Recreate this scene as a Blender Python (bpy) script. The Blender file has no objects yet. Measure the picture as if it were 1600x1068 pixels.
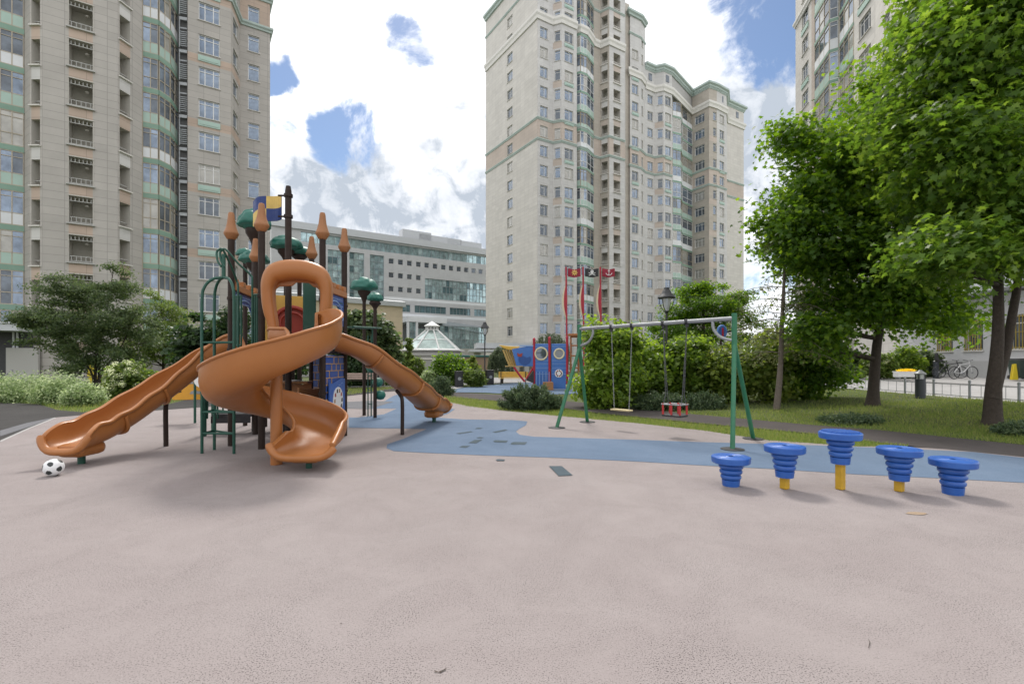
import bpy, bmesh, math, random
import numpy as np
from mathutils import Vector, Matrix, Euler
R = math.radians
S = bpy.context.scene
C = S.collection
rnd = random.Random(7)
# ---------------------------------------------------------------- camera
F, HY, H = 765.0, 565.0, 1.55          # focal length in px of a 1600 px frame, horizon row, eye height
cam = bpy.data.objects.new('camera', bpy.data.cameras.new('camera')); C.objects.link(cam)
cam.location = (0, 0, H); cam.rotation_euler = (R(90), 0, 0)
cam.data.sensor_width = 36; cam.data.lens = 36*F/1600; cam.data.shift_y = (HY-534)/1600
cam.data.clip_start = 0.05; cam.data.clip_end = 3000
S.camera = cam
S.view_settings.view_transform = 'Standard'; S.view_settings.look = 'None'
S.view_settings.exposure = 1.1; S.view_settings.gamma = 1
# ---------------------------------------------------------------- sky + sun
SUN_EL, SUN_AZ = 52, -6                 # azimuth measured from straight ahead, + to the right
w = bpy.data.worlds.new('World'); S.world = w; w.use_nodes = True
nt = w.node_tree; nt.nodes.clear()
def N(t, **k):
    n = nt.nodes.new(t)
    for a, b in k.items():
        if a == 'op': n.operation = b
        else: setattr(n, a, b)
    return n
def L(a, b): nt.links.new(a, b)
def setin(n, i, v):
    if hasattr(v, 'is_output'): L(v, n.inputs[i])
    else: n.inputs[i].default_value = v
def M(op, a, b=0.0, c=None, clamp=False):
    n = N('ShaderNodeMath', op=op); n.use_clamp = clamp
    setin(n, 0, a); setin(n, 1, b)
    if c is not None: setin(n, 2, c)
    return n.outputs[0]
def VM(op, a, b=None, out=0):
    n = N('ShaderNodeVectorMath', op=op); setin(n, 0, a)
    if b is not None: setin(n, 1, b)
    return n.outputs[out]
def smooth(v, lo, hi, a=0.0, b=1.0):
    n = N('ShaderNodeMapRange'); n.interpolation_type = 'SMOOTHSTEP'
    setin(n, 0, v); n.inputs[1].default_value = lo; n.inputs[2].default_value = hi
    n.inputs[3].default_value = a; n.inputs[4].default_value = b
    return n.outputs[0]
sky = N('ShaderNodeTexSky', sky_type='NISHITA'); sky.sun_disc = False
sky.sun_elevation = R(SUN_EL); sky.sun_rotation = R(SUN_AZ); sky.air_density = 1.0; sky.dust_density = 0.4; sky.ozone_density = 3
tc = N('ShaderNodeTexCoord')
dirv = VM('NORMALIZE', tc.outputs['Generated'])
sp = N('ShaderNodeSeparateXYZ'); L(dirv, sp.inputs[0])
zz = M('ADD', M('MAXIMUM', sp.outputs[2], 0.0), 0.16)
cb = N('ShaderNodeCombineXYZ'); L(M('DIVIDE', sp.outputs[0], zz), cb.inputs[0]); L(M('DIVIDE', sp.outputs[1], zz), cb.inputs[1])
def noise(vec, scale, det=6, rough=0.55, dist=0.0):
    n = N('ShaderNodeTexNoise'); L(vec, n.inputs['Vector']); n.inputs['Scale'].default_value = scale
    n.inputs['Detail'].default_value = det; n.inputs['Roughness'].default_value = rough; n.inputs['Distortion'].default_value = dist
    return n.outputs[0]
n1 = noise(cb.outputs[0], 1.5, 8, 0.6, 0.25)
n2 = noise(dirv, 8.0, 10, 0.66, 0.5)
n4 = noise(dirv, 19.0, 8, 0.6, 0.8)
n3 = noise(VM('ADD', cb.outputs[0], (3.1, 1.7, 0.4)), 1.1, 6, 0.55)
def pdir(px, py):
    return Vector(((px-800)/F, 1, (HY-py)/F)).normalized()
# clear blue holes and grey cloud undersides where the photograph has them, as spots on the sky sphere
holes = [(640, 68, 40, 1.0), (515, 85, 30, .5), (432, 118, 36, 1.0), (545, 230, 46, 1.0), (590, 262, 36, .8), (440, 225, 40, .7), (1185, 20, 75, 1.0),
         (1225, 75, 70, 1.0), (1120, 0, 50, .7), (1160, 400, 70, .6), (1185, 470, 60, .8)]
greys = [(520, 312, 75, 1.0), (600, 325, 50, .9), (690, 338, 60, .9), (745, 345, 70, .9), (450, 300, 60, .6), (1195, 195, 75, 1.0), (1215, 260, 70, .8), (1170, 290, 80, .7), (745, 190, 45, .35),
         (1190, 340, 60, .6), (690, 180, 40, .25)]
warp = VM('ADD', dirv, VM('SCALE', VM('SUBTRACT', None or N('ShaderNodeTexNoise').outputs[1], (0.5, 0.5, 0.5))))
wn = [n for n in nt.nodes if n.bl_idname == 'ShaderNodeTexNoise'][-1]
L(dirv, wn.inputs['Vector']); wn.inputs['Scale'].default_value = 9; wn.inputs['Detail'].default_value = 6
sc = [n for n in nt.nodes if n.bl_idname == 'ShaderNodeVectorMath' and n.operation == 'SCALE'][-1]; sc.inputs['Scale'].default_value = 0.17
warpn = VM('NORMALIZE', warp)
def spots(lst):
    acc = None
    for px, py, r, s in lst:
        d = pdir(px, py); ang = r/F*d.y*1.15
        v = smooth(VM('DOT_PRODUCT', warpn, tuple(d), 1), math.cos(ang*1.35), math.cos(ang*.35), 0, s)
        acc = v if acc is None else M('MAXIMUM', acc, v)
    return acc
hole = spots(holes); grey = spots(greys)
back = smooth(sp.outputs[1], -0.15, 0.35, 0.17, 0.0)          # more blue behind the camera
cov = M('SUBTRACT', M('ADD', M('MULTIPLY', n1, 0.30), M('MULTIPLY', n2, 0.70)), M('ADD', M('MULTIPLY', hole, 0.36), back))
mask = smooth(cov, 0.13, 0.30)
shade = M('ADD', M('MULTIPLY', grey, smooth(M('ADD', M('MULTIPLY', n2, .65), M('MULTIPLY', n4, .35)), .30, .66, .50, 1.02)), smooth(M('ADD', M('MULTIPLY', n2, .45), M('MULTIPLY', n4, .55)), 0.46, 0.68, 0, 0.55), clamp=True)
cr = N('ShaderNodeMix', data_type='RGBA'); L(shade, cr.inputs[0])
cr.inputs[6].default_value = (.82, .82, .83, 1); cr.inputs[7].default_value = (0.31, 0.345, 0.395, 1)
b1 = N('ShaderNodeBackground'); L(sky.outputs[0], b1.inputs[0]); b1.inputs[1].default_value = 0.056
b2 = N('ShaderNodeBackground'); L(cr.outputs[2], b2.inputs[0]); b2.inputs[1].default_value = 0.86
ms = N('ShaderNodeMixShader'); L(mask, ms.inputs[0]); L(b1.outputs[0], ms.inputs[1]); L(b2.outputs[0], ms.inputs[2])
wo = N('ShaderNodeOutputWorld'); L(ms.outputs[0], wo.inputs[0])
sl = bpy.data.lights.new('sun', 'SUN'); sl.energy = 1.25; sl.angle = R(12); sl.color = (1, 0.955, 0.89)
so = bpy.data.objects.new('sun', sl); C.objects.link(so)
sd = Vector((math.sin(R(SUN_AZ))*math.cos(R(SUN_EL)), math.cos(R(SUN_AZ))*math.cos(R(SUN_EL)), math.sin(R(SUN_EL))))
so.rotation_euler = sd.to_track_quat('Z', 'Y').to_euler()
# ---------------------------------------------------------------- helpers
def gp(px, py, z=0.0):                   # photo pixel -> point on the level z
    Y = F*(H-z)/(py-HY); return ((px-800)/F*Y, Y)
def gl(pts, z=0.0): return [gp(x, y, z) for x, y in pts]
def at(px, py, Y): return Vector(((px-800)/F*Y, Y, H+(HY-py)/F*Y))
ORG = {}
def tag(o, label=None, cat=None, group=None, kind=None):
    if label: o['label'] = label
    if cat: o['category'] = cat
    if group: o['group'] = group
    if kind: o['kind'] = kind
    return o
def thing(name, loc, label, cat, group=None):
    o = bpy.data.objects.new(name, None); C.objects.link(o); o.location = loc
    o.empty_display_size = 0.2
    ORG[o.name] = Vector(loc); return tag(o, label, cat, group)
def link(name, me, parent=None, loc=(0, 0, 0)):
    o = bpy.data.objects.new(name, me); C.objects.link(o); o.location = loc
    if parent is not None: o.parent = parent
    return o
def mat(name, col, rough=0.6, var=0.08, scale=6.0, bump=0.0, metal=0.0, spec=0.5, col2=None, fine=None, coat=0.0):
    m = bpy.data.materials.new(name); m.use_nodes = True
    t = m.node_tree; b = t.nodes['Principled BSDF']
    b.inputs['Roughness'].default_value = rough; b.inputs['Metallic'].default_value = metal
    b.inputs['Specular IOR Level'].default_value = spec; b.inputs['Coat Weight'].default_value = coat
    tcn = t.nodes.new('ShaderNodeTexCoord'); nz = t.nodes.new('ShaderNodeTexNoise')
    t.links.new(tcn.outputs['Object'], nz.inputs['Vector']); nz.inputs['Scale'].default_value = scale
    nz.inputs['Detail'].default_value = 6; nz.inputs['Roughness'].default_value = 0.65
    mx = t.nodes.new('ShaderNodeMix'); mx.data_type = 'RGBA'
    c2 = col2 or tuple(min(1, c*(1+var)) for c in col); c1 = tuple(c*(1-var) for c in col) if col2 is None else col
    mx.inputs[6].default_value = (*c1, 1); mx.inputs[7].default_value = (*c2, 1)
    rp = t.nodes.new('ShaderNodeMapRange'); rp.inputs[1].default_value = 0.3; rp.inputs[2].default_value = 0.7
    t.links.new(nz.outputs[0], rp.inputs[0]); t.links.new(rp.outputs[0], mx.inputs[0])
    t.links.new(mx.outputs[2], b.inputs['Base Color'])
    if metal < .3:                           # worn, unevenly glossy surface
        n3_ = t.nodes.new('ShaderNodeTexNoise'); n3_.inputs['Scale'].default_value = scale*2.3; n3_.inputs['Detail'].default_value = 5; n3_.inputs['Roughness'].default_value = .7
        t.links.new(tcn.outputs['Object'], n3_.inputs['Vector']); r3 = t.nodes.new('ShaderNodeMapRange'); r3.inputs[1].default_value = .32; r3.inputs[2].default_value = .68
        r3.inputs[3].default_value = rough*.82; r3.inputs[4].default_value = min(1, rough*1.35); t.links.new(n3_.outputs[0], r3.inputs[0]); t.links.new(r3.outputs[0], b.inputs['Roughness'])
    if bump:
        n2_ = t.nodes.new('ShaderNodeTexNoise'); n2_.inputs['Scale'].default_value = fine or scale*12; n2_.inputs['Detail'].default_value = 3
        t.links.new(tcn.outputs['Object'], n2_.inputs['Vector'])
        bp = t.nodes.new('ShaderNodeBump'); bp.inputs['Strength'].default_value = bump; bp.inputs['Distance'].default_value = 0.02
        t.links.new(n2_.outputs[0], bp.inputs['Height']); t.links.new(bp.outputs[0], b.inputs['Normal'])
    return m
class MB:
    def __init__(s): s.v = []; s.f = []; s.m = []; s.uv = []; s.useuv = False
    def add(s, vs, fs, mi=0):
        o = len(s.v); s.v += [tuple(p) for p in vs]
        for f in fs: s.f.append(tuple(i+o for i in f)); s.m.append(mi)
        return s
    def quad(s, a, b, c, d, mi=0, uv=None):
        s.add([a, b, c, d], [(0, 1, 2, 3)], mi)
        if uv: s.useuv = True; s.uv.append((len(s.f)-1, uv))
        return s
    def box(s, c, size, rz=0.0, mi=0, rot=None):
        hx, hy, hz = size[0]/2, size[1]/2, size[2]/2
        Mx = rot if rot is not None else Matrix.Rotation(rz, 3, 'Z'); c = Vector(c)
        vs = [c+Mx@Vector((x, y, z)) for z in (-hz, hz) for x, y in ((-hx, -hy), (hx, -hy), (hx, hy), (-hx, hy))]
        return s.add(vs, [(3, 2, 1, 0), (4, 5, 6, 7), (0, 1, 5, 4), (1, 2, 6, 5), (2, 3, 7, 6), (3, 0, 4, 7)], mi)
    def tube(s, pts, r, n=8, mi=0, cap=True, flat=1.0):
        pts = [Vector(p) for p in pts]; k = len(pts)
        rs = r if isinstance(r, (list, tuple)) else [r]*k
        tan = [(pts[min(i+1, k-1)]-pts[max(i-1, 0)]).normalized() for i in range(k)]
        up = Vector((0, 0, 1)) if abs(tan[0].z) < .9 else Vector((1, 0, 0))
        a = (up - tan[0]*up.dot(tan[0])).normalized(); vs = []
        for i in range(k):
            a = (a - tan[i]*a.dot(tan[i])).normalized(); b = tan[i].cross(a)
            for j in range(n):
                th = 2*math.pi*j/n; vs.append(pts[i]+a*(math.cos(th)*rs[i])+b*(math.sin(th)*rs[i]*flat))
        fs = [(i*n+j, i*n+(j+1) % n, (i+1)*n+(j+1) % n, (i+1)*n+j) for i in range(k-1) for j in range(n)]
        if cap: fs += [tuple(range(n-1, -1, -1)), tuple(range((k-1)*n, k*n))]
        return s.add(vs, fs, mi)
    def lathe(s, prof, c=(0, 0, 0), n=24, mi=0, wob=None):
        c = Vector(c); vs = []; k = len(prof)
        for r, z in prof:
            for j in range(n):
                th = 2*math.pi*j/n; q = r*(wob(th, z) if wob else 1)
                vs.append(c+Vector((q*math.cos(th), q*math.sin(th), z)))
        fs = [(i*n+j, i*n+(j+1) % n, (i+1)*n+(j+1) % n, (i+1)*n+j) for i in range(k-1) for j in range(n)]
        fs += [tuple(range(n-1, -1, -1)), tuple(range((k-1)*n, k*n))]
        return s.add(vs, fs, mi)
    def prism(s, pts, depth, O, ex, ey, mi=0):      # outline pts in the (ex, ey) plane through O, extruded along ex x ey both ways
        O, ex, ey = Vector(O), Vector(ex).normalized(), Vector(ey).normalized(); nn = ex.cross(ey)
        n = len(pts)
        vs = [O+ex*x+ey*y+nn*dd for dd in (depth/2, -depth/2) for x, y in pts]
        fs = [tuple(range(n)), tuple(range(2*n-1, n-1, -1))]+[(i, i+n, (i+1) % n+n, (i+1) % n) for i in range(n)]
        return s.add(vs, fs, mi)
    def mesh(s, name, mats, org=Vector((0, 0, 0)), smooth=None):
        me = bpy.data.meshes.new(name)
        me.from_pydata([(p[0]-org[0], p[1]-org[1], p[2]-org[2]) for p in s.v], [], s.f)
        for m in (mats if isinstance(mats, (list, tuple)) else [mats]): me.materials.append(m)
        me.polygons.foreach_set('material_index', s.m)
        if s.useuv:
            ul = me.uv_layers.new(name='UVMap')
            for fi, uv in s.uv:
                for li, q in zip(me.polygons[fi].loop_indices, uv): ul.data[li].uv = q
        if smooth is not None:
            me.shade_smooth(); me.set_sharp_from_angle(angle=R(smooth))
        me.update(); return me
    def build(s, name, mats, parent=None, smooth=None, bevel=0.0, loc=None):
        root = parent
        while root is not None and root.parent is not None: root = root.parent
        org = ORG[root.name] if root is not None else (Vector(loc) if loc is not None else Vector((0, 0, 0)))
        o = link(name, s.mesh(name, mats, org, smooth), parent, (0, 0, 0) if root is not None else org)
        if root is None: ORG[o.name] = Vector(org)
        if bevel:
            b = o.modifiers.new('bevel', 'BEVEL'); b.width = bevel; b.segments = 2; b.limit_method = 'ANGLE'
        return o
def arc(c, r, a0, a1, n, f=lambda x, y: (x, y)):
    return [f(c[0]+r*math.cos(R(a0+(a1-a0)*i/n)), c[1]+r*math.sin(R(a0+(a1-a0)*i/n))) for i in range(n+1)]
def spline(pts, n=8):                    # Catmull-Rom through 3-D points
    P = [Vector(p) for p in pts]; P = [P[0]*2-P[1]]+P+[P[-1]*2-P[-2]]; out = []
    for i in range(1, len(P)-2):
        for k in range(n):
            t = k/n
            out.append(.5*((2*P[i])+(P[i+1]-P[i-1])*t+(2*P[i-1]-5*P[i]+4*P[i+1]-P[i+2])*t*t+(3*P[i]-P[i-1]-3*P[i+1]+P[i+2])*t**3))
    return out+[P[-2]]
def copy_tree(o, parent=None):
    c = o.copy(); C.objects.link(c)
    if parent is not None: c.parent = parent
    for ch in list(o.children): copy_tree(ch, c)
    return c
def sheet(name, pts, z, m, kind='structure'):
    me = bpy.data.meshes.new(name); me.from_pydata([(x, y, z) for x, y in pts], [], [tuple(range(len(pts)))])
    if me.polygons[0].normal.z < 0: me.flip_normals()
    me.materials.append(m); o = link(name, me); o['kind'] = kind; return o
# ================================================================ GROUND
def ground_mat(name, c1, c2, cstain, speck=(.05, .05, .05), gscale=160, stain=0.5, rough=0.95, bump=0.35, speckamt=.5):
    m = bpy.data.materials.new(name); m.use_nodes = True; t = m.node_tree; b = t.nodes['Principled BSDF']
    b.inputs['Roughness'].default_value = rough; b.inputs['Specular IOR Level'].default_value = 0.25
    nn = t.nodes.new; lk = t.links.new
    tcn = nn('ShaderNodeTexCoord')
    def nz(sc, det=5, ro=.6, dist=0):
        n = nn('ShaderNodeTexNoise'); lk(tcn.outputs['Object'], n.inputs['Vector']); n.inputs['Scale'].default_value = sc
        n.inputs['Detail'].default_value = det; n.inputs['Roughness'].default_value = ro; n.inputs['Distortion'].default_value = dist; return n.outputs[0]
    def rng(v, a, bb, o=1.0):
        n = nn('ShaderNodeMapRange'); lk(v, n.inputs[0]); n.inputs[1].default_value = a; n.inputs[2].default_value = bb; n.inputs[4].default_value = o; return n.outputs[0]
    def mix(f, a, bb):
        n = nn('ShaderNodeMix'); n.data_type = 'RGBA'; lk(f, n.inputs[0])
        for i, x in ((6, a), (7, bb)):
            if isinstance(x, tuple): n.inputs[i].default_value = (*x, 1)
            else: lk(x, n.inputs[i])
        return n.outputs[2]
    base = mix(rng(nz(0.9, 6, .65, .4), .35, .68), c1, c2)
    base = mix(rng(nz(0.35, 7, .7, .6), .45, .70, stain), base, cstain)
    base = mix(rng(nz(2.6, 8, .75, .8), .56, .78, stain*.8), base, cstain)
    g = nz(gscale, 2, .5)
    dm = nn('ShaderNodeMath'); dm.operation = 'MULTIPLY'; lk(rng(g, .52, .66, speckamt), dm.inputs[0]); lk(rng(nz(1.3, 8, .72, .9), .36, .64), dm.inputs[1])
    base = mix(dm.outputs[0], base, speck)
    base = mix(rng(g, .58, .72, speckamt*.45), base, speck)
    base = mix(rng(nz(gscale*.8, 2, .5), .58, .75, .35), base, tuple(min(1, x*1.5) for x in c2))
    lk(base, b.inputs['Base Color'])
    bp = nn('ShaderNodeBump'); bp.inputs['Strength'].default_value = bump; bp.inputs['Distance'].default_value = .008
    lk(g, bp.inputs['Height']); lk(bp.outputs[0], b.inputs['Normal'])
    return m
M_pink = ground_mat('pink_rubber', (.290, .252, .246), (.314, .277, .270), (.215, .184, .178), speck=(.045, .038, .038), stain=.34, gscale=120, bump=.8, speckamt=.9)
M_blue = ground_mat('blue_rubber', (.112, .160, .232), (.138, .188, .265), (.09, .127, .185), speck=(.05, .08, .15), stain=.6)
M_greyrub = ground_mat('grey_rubber', (.14, .14, .15), (.17, .17, .18), (.10, .10, .11), stain=.4)
M_asph = ground_mat('asphalt', (.068, .058, .056), (.085, .073, .07), (.048, .042, .04), speck=(.03, .03, .03), stain=.6)
M_asphd = ground_mat('asphalt_left', (.045, .042, .041), (.058, .055, .053), (.032, .03, .029), speck=(.02, .02, .02), stain=.7)
M_pave = ground_mat('pale_paving', (.36, .35, .345), (.42, .41, .40), (.27, .26, .25), gscale=60, stain=.5)
M_soil = ground_mat('turf_soil', (.065, .09, .028), (.10, .125, .04), (.11, .10, .055), speck=(.03, .04, .015), gscale=50, stain=.6, bump=.8)
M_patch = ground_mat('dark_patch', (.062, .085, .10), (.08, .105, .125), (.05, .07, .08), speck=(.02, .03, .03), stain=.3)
sheet('ground', [(-400, -120), (400, -120), (400, 900), (-400, 900)], -0.03, M_soil)
pink = gl([(0, 688), (45, 668), (85, 652), (130, 648), (250, 640.5), (300, 637), (400, 630), (480, 625), (545, 618), (600, 612), (640, 609.5), (690, 616), (696, 626), (730, 633.5), (780, 640), (860, 648), (1000, 661), (1100, 672), (1200, 687), (1340, 697), (1405, 696.5), (1480, 701.5), (1600, 713.5)])
pink = [(-12, 4.2), (-10.5, 6.2)]+pink+[(12, 5.5), (13, -12), (-14, -12)]
sheet('rubber_paving', pink, 0.0, M_pink)
blue = gl([(545, 668), (545, 652), (560, 652), (600, 647), (620, 638), (560, 638), (560, 627), (600, 627), (615, 618), (640, 611), (668, 613), (640, 626), (660, 634), (711, 639), (700, 646), (681, 652), (725, 655), (800, 656), (824, 658), (822, 664), (811, 670), (806, 674), (812, 679), (835, 682), (900, 684), (1000, 687), (1080, 690), (1275, 695.5), (1405, 700.5), (1520, 706), (1660, 722),
           (1660, 758), (1600, 754), (1470, 747), (1340, 741), (1200, 732), (1080, 726), (1000, 721), (870, 715), (752, 711), (660, 707), (615, 704.5), (604, 700), (605, 694), (631, 685), (650, 677), (667, 670)])
sheet('blue_rubber_paving', blue, 0.004, M_blue)
sheet('grey_rubber_paving', gl([(540, 638), (540, 628), (575, 626), (615, 627.5), (590, 635), (575, 639)]), 0.008, M_greyrub)
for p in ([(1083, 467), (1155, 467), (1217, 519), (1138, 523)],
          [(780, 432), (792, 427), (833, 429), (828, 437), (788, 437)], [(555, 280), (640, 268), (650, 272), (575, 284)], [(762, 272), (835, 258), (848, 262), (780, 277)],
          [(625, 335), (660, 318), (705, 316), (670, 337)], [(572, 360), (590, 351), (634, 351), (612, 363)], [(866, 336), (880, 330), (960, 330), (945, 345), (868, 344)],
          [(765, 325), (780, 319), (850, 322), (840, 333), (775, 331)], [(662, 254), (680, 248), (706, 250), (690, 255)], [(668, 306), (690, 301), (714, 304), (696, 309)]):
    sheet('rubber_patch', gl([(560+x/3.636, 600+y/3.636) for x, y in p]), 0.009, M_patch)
M_stain = ground_mat('worn_spot', (.30, .22, .15), (.36, .27, .19), (.2, .14, .1), stain=.4)
cx, cy = gp(1432, 802); sheet('worn_patch', [(cx+.10*math.cos(a*.4)*(1+.2*math.sin(a*1.7)), cy+.05*math.sin(a*.4)) for a in range(16)], 0.0045, M_stain)
# path behind, from the left asphalt round to the right edge
up = gl([(640, 606), (700, 612), (780, 616), (860, 624), (930, 630), (1080, 646), (1255, 662), (1372, 671), (1600, 694)])+[(10.4, 7.2), (11.2, 4.5)]
lo = gl([(640, 609), (690, 615), (700, 620), (780, 626), (860, 634), (930, 644), (1080, 659), (1275, 677), (1372, 690), (1480, 702), (1600, 714.5)])+[(9.6, 6.3), (10.3, 4.5)]
sheet('path', up+lo[::-1], -0.006, M_asph)
left_path = gl([(-60, 624), (60, 631), (90, 640), (130, 643.5), (250, 634), (300, 622), (420, 612), (560, 604.5), (640, 604.5), (640, 609), (600, 611.5), (545, 617), (480, 624), (400, 629.5), (300, 636.5), (250, 640), (130, 647.5), (85, 651.5), (45, 667.5), (0, 687.5)])
sheet('asphalt_path', [(-26, 21)]+left_path+[(-10.6, 6.2), (-12, 4.2), (-16, 3), (-30, 10)], -0.006, M_asphd)
sheet('asphalt_patch', gl([(0, 672), (42, 660), (85, 651.5), (46, 666), (18, 675), (0, 681)]), -0.003, M_greyrub)
sheet('kerb_edge', gl([(0, 688), (45, 668), (85, 652), (88, 652.6), (47, 669), (2, 690)]), 0.003, M_pave)
# second playground area, pale paths further back
sheet('far_blue_paving', gl([(690, 612), (725, 605), (800, 598), (900, 596), (1060, 596), (1130, 605), (1000, 612), (900, 615), (820, 616.5), (760, 613)]), -0.002, M_blue)
sheet('far_path', gl([(380, 604), (640, 600), (700, 602), (725, 604.5), (690, 611.5), (640, 604), (560, 604)]), -0.003, M_pave)
sheet('far_pavement', gl([(560, 590), (700, 590), (900, 589), (1000, 592), (900, 595.5), (800, 597.5), (720, 601), (640, 598)]), -0.004, M_pave)
# rising lawn on the right, road beyond it
fence_line = [(14.6, 2), (14.6, 8), (14.5, 14), (14.35, 16), (14.45, 18), (14.6, 21.5), (15.0, 27), (16, 40)]
edge = [(11.6, 2), (10.4, 7.2)]+gl([(1600, 694), (1372, 671), (1255, 662), (1080, 646), (930, 630)])+[(3.4, 22), (5, 30), (9, 40)]
def interp(line, y):
    for (x0, y0), (x1, y1) in zip(line, line[1:]):
        if y0 <= y <= y1: return x0+(x1-x0)*(y-y0)/(y1-y0)
    return line[0][0] if y < line[0][1] else line[-1][0]
def lawn_z(x, y):
    e = interp(edge, y); f = interp(fence_line, y); t = min(1, max(0, (x-e)/(f-e)))
    q = min(1, max(0, (30-y)/10)) if y > 20 else 1
    return (-0.012+0.40*(t*t*(3-2*t)))*(.35+.65*q)
nx, ny = 24, 60; vs = []; fs = []
for j in range(ny+1):
    y = 2+36*j/ny; e, f = interp(edge, y), interp(fence_line, y)
    for i in range(nx+1):
        x = e+(f-e)*i/nx; vs.append((x, y, lawn_z(x, y)+.012*math.sin(x*3.1+y*1.7)*(0 < i < nx)))
for j in range(ny):
    for i in range(nx): a = j*(nx+1)+i; fs.append((a, a+1, a+nx+2, a+nx+1))
me = bpy.data.meshes.new('lawn'); me.from_pydata(vs, [], fs); me.materials.append(M_soil); me.shade_smooth()
link('lawn', me)['kind'] = 'structure'
def road_z(x): return 0.38+0.30*min(1, max(0, (x-14.6)/14))
mb = MB()
for j in range(20):
    y0, y1 = 2+3*j, 5+3*j
    for k in range(8):
        def q(k, y):
            a = interp(fence_line, y)+.05; x = a+(44-a)*k/8; return (x, y, road_z(x))
        mb.quad(q(k, y0), q(k+1, y0), q(k+1, y1), q(k, y1))
mb.build('road', M_pave)['kind'] = 'structure'
sheet('road_seam', [(20.5, 12), (20.8, 12), (21.5, 45), (21.2, 45)], road_z(21)+.02, M_asph)
# bits of debris and dead leaves lying about
M_deb = mat('debris_brown', (.10, .07, .05), .9, .5, 30, col2=(.03, .028, .025))
mb = MB()
for k in range(26):
    y = 1.9+9*rnd.random()**1.6; x = rnd.uniform(-1.05, 1.05)*y+rnd.uniform(-.3, .3); a = rnd.uniform(0, 6.28); s_ = rnd.uniform(.003, .008); e1 = Vector((math.cos(a), math.sin(a), 0))*s_; e2 = Vector((-math.sin(a), math.cos(a), 0))*s_*rnd.uniform(.3, .8); c = Vector((x, y, .006))
    mb.add([c-e1, c-e2*.9+Vector((0, 0, .004)), c+e1, c+e2+Vector((0, 0, s_*.4))], [(0, 1, 2, 3)])
mb.build('debris', M_deb)['kind'] = 'stuff'
# short cracks in the rubber
for pts in ([(678, 1047), (685, 1050), (692, 1047), (698, 1044), (696, 1047), (688, 1051.3), (680, 1050)], [(1356, 997), (1360, 1004), (1357.6, 1013), (1356.6, 1013), (1358.6, 1004)]):
    sheet('crack', gl(pts), .005, M_deb)
# grass blades
def leafmat(name, c1, c2, c3, trans=.4, rough=.45, spec=.3):
    m = bpy.data.materials.new(name); m.use_nodes = True; t = m.node_tree; b = t.nodes['Principled BSDF']; out = t.nodes['Material Output']
    nn = t.nodes.new; lk = t.links.new
    g = nn('ShaderNodeNewGeometry'); cr_ = nn('ShaderNodeValToRGB'); lk(g.outputs['Random Per Island'], cr_.inputs[0])
    e = cr_.color_ramp.elements; e[0].color = (*c1, 1); e[1].color = (*c3, 1); x = e.new(.55); x.color = (*c2, 1)
    lk(cr_.outputs[0], b.inputs['Base Color']); b.inputs['Roughness'].default_value = rough; b.inputs['Specular IOR Level'].default_value = spec
    hs = nn('ShaderNodeHueSaturation'); hs.inputs['Hue'].default_value = .485; hs.inputs['Saturation'].default_value = 1.1; hs.inputs['Value'].default_value = 3.4; lk(cr_.outputs[0], hs.inputs['Color'])
    tr = nn('ShaderNodeBsdfTranslucent'); lk(hs.outputs[0], tr.inputs[0])
    mx = nn('ShaderNodeMixShader'); mx.inputs[0].default_value = trans; lk(b.outputs[0], mx.inputs[1]); lk(tr.outputs[0], mx.inputs[2]); lk(mx.outputs[0], out.inputs[0])
    return m
M_grass = leafmat('grass_blades', (.085, .135, .03), (.135, .18, .045), (.21, .215, .08), .35, .6)
npr = np.random.RandomState(3)
SHAPES = {
    'maple': [(0, -.5), (.10, -.22), (.42, -.32), (.30, -.08), (.52, .14), (.24, .12), (.16, .26), (0, .56), (-.16, .26), (-.24, .12), (-.52, .14), (-.30, -.08), (-.42, -.32), (-.10, -.22)],
    'oval': [(0, -.5), (.2, -.2), (.22, .1), (0, .5), (-.22, .1), (-.2, -.2)],
    'broad': [(0, -.5), (.34, -.25), (.36, .12), (0, .5), (-.36, .12), (-.34, -.25)],
    'diamond': [(0, -.5), (.2, 0), (0, .5), (-.2, 0)],
    'needle': [(-.05, -.5), (.05, -.5), (.03, .5), (-.03, .5)],
    'blade': [(-.06, -.5), (.06, -.5), (0, .5)],
}
def norm(a): return a/np.maximum(np.linalg.norm(a, axis=1, keepdims=True), 1e-6)
def leaves(name, pos, nrm, size, shape, m, parent=None, org=Vector((0, 0, 0)), along=None, curl=.25):
    P2 = np.array(SHAPES[shape]); k = len(P2); n = len(pos)
    nrm = norm(nrm); rv = npr.randn(n, 3) if along is None else along
    t2 = norm(rv - nrm*np.sum(rv*nrm, 1, keepdims=True)); t1 = np.cross(t2, nrm)
    sz = np.asarray(size).reshape(-1, 1, 1) if np.ndim(size) else size
    co = pos[:, None, :]+sz*(P2[None, :, 0:1]*t1[:, None, :]+P2[None, :, 1:2]*t2[:, None, :]) - sz*curl*(P2**2).sum(1)[None, :, None]*nrm[:, None, :]
    co = (co-np.array(org)[None, None, :]).reshape(-1, 3)
    me = bpy.data.meshes.new(name)
    me.vertices.add(n*k); me.vertices.foreach_set('co', co.astype(np.float32).ravel())
    me.loops.add(n*k); me.loops.foreach_set('vertex_index', np.arange(n*k, dtype=np.int32))
    me.polygons.add(n); me.polygons.foreach_set('loop_start', np.arange(0, n*k, k, dtype=np.int32))
    me.update(calc_edges=True); me.materials.append(m); me.validate()
    return link(name, me, parent)
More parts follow.
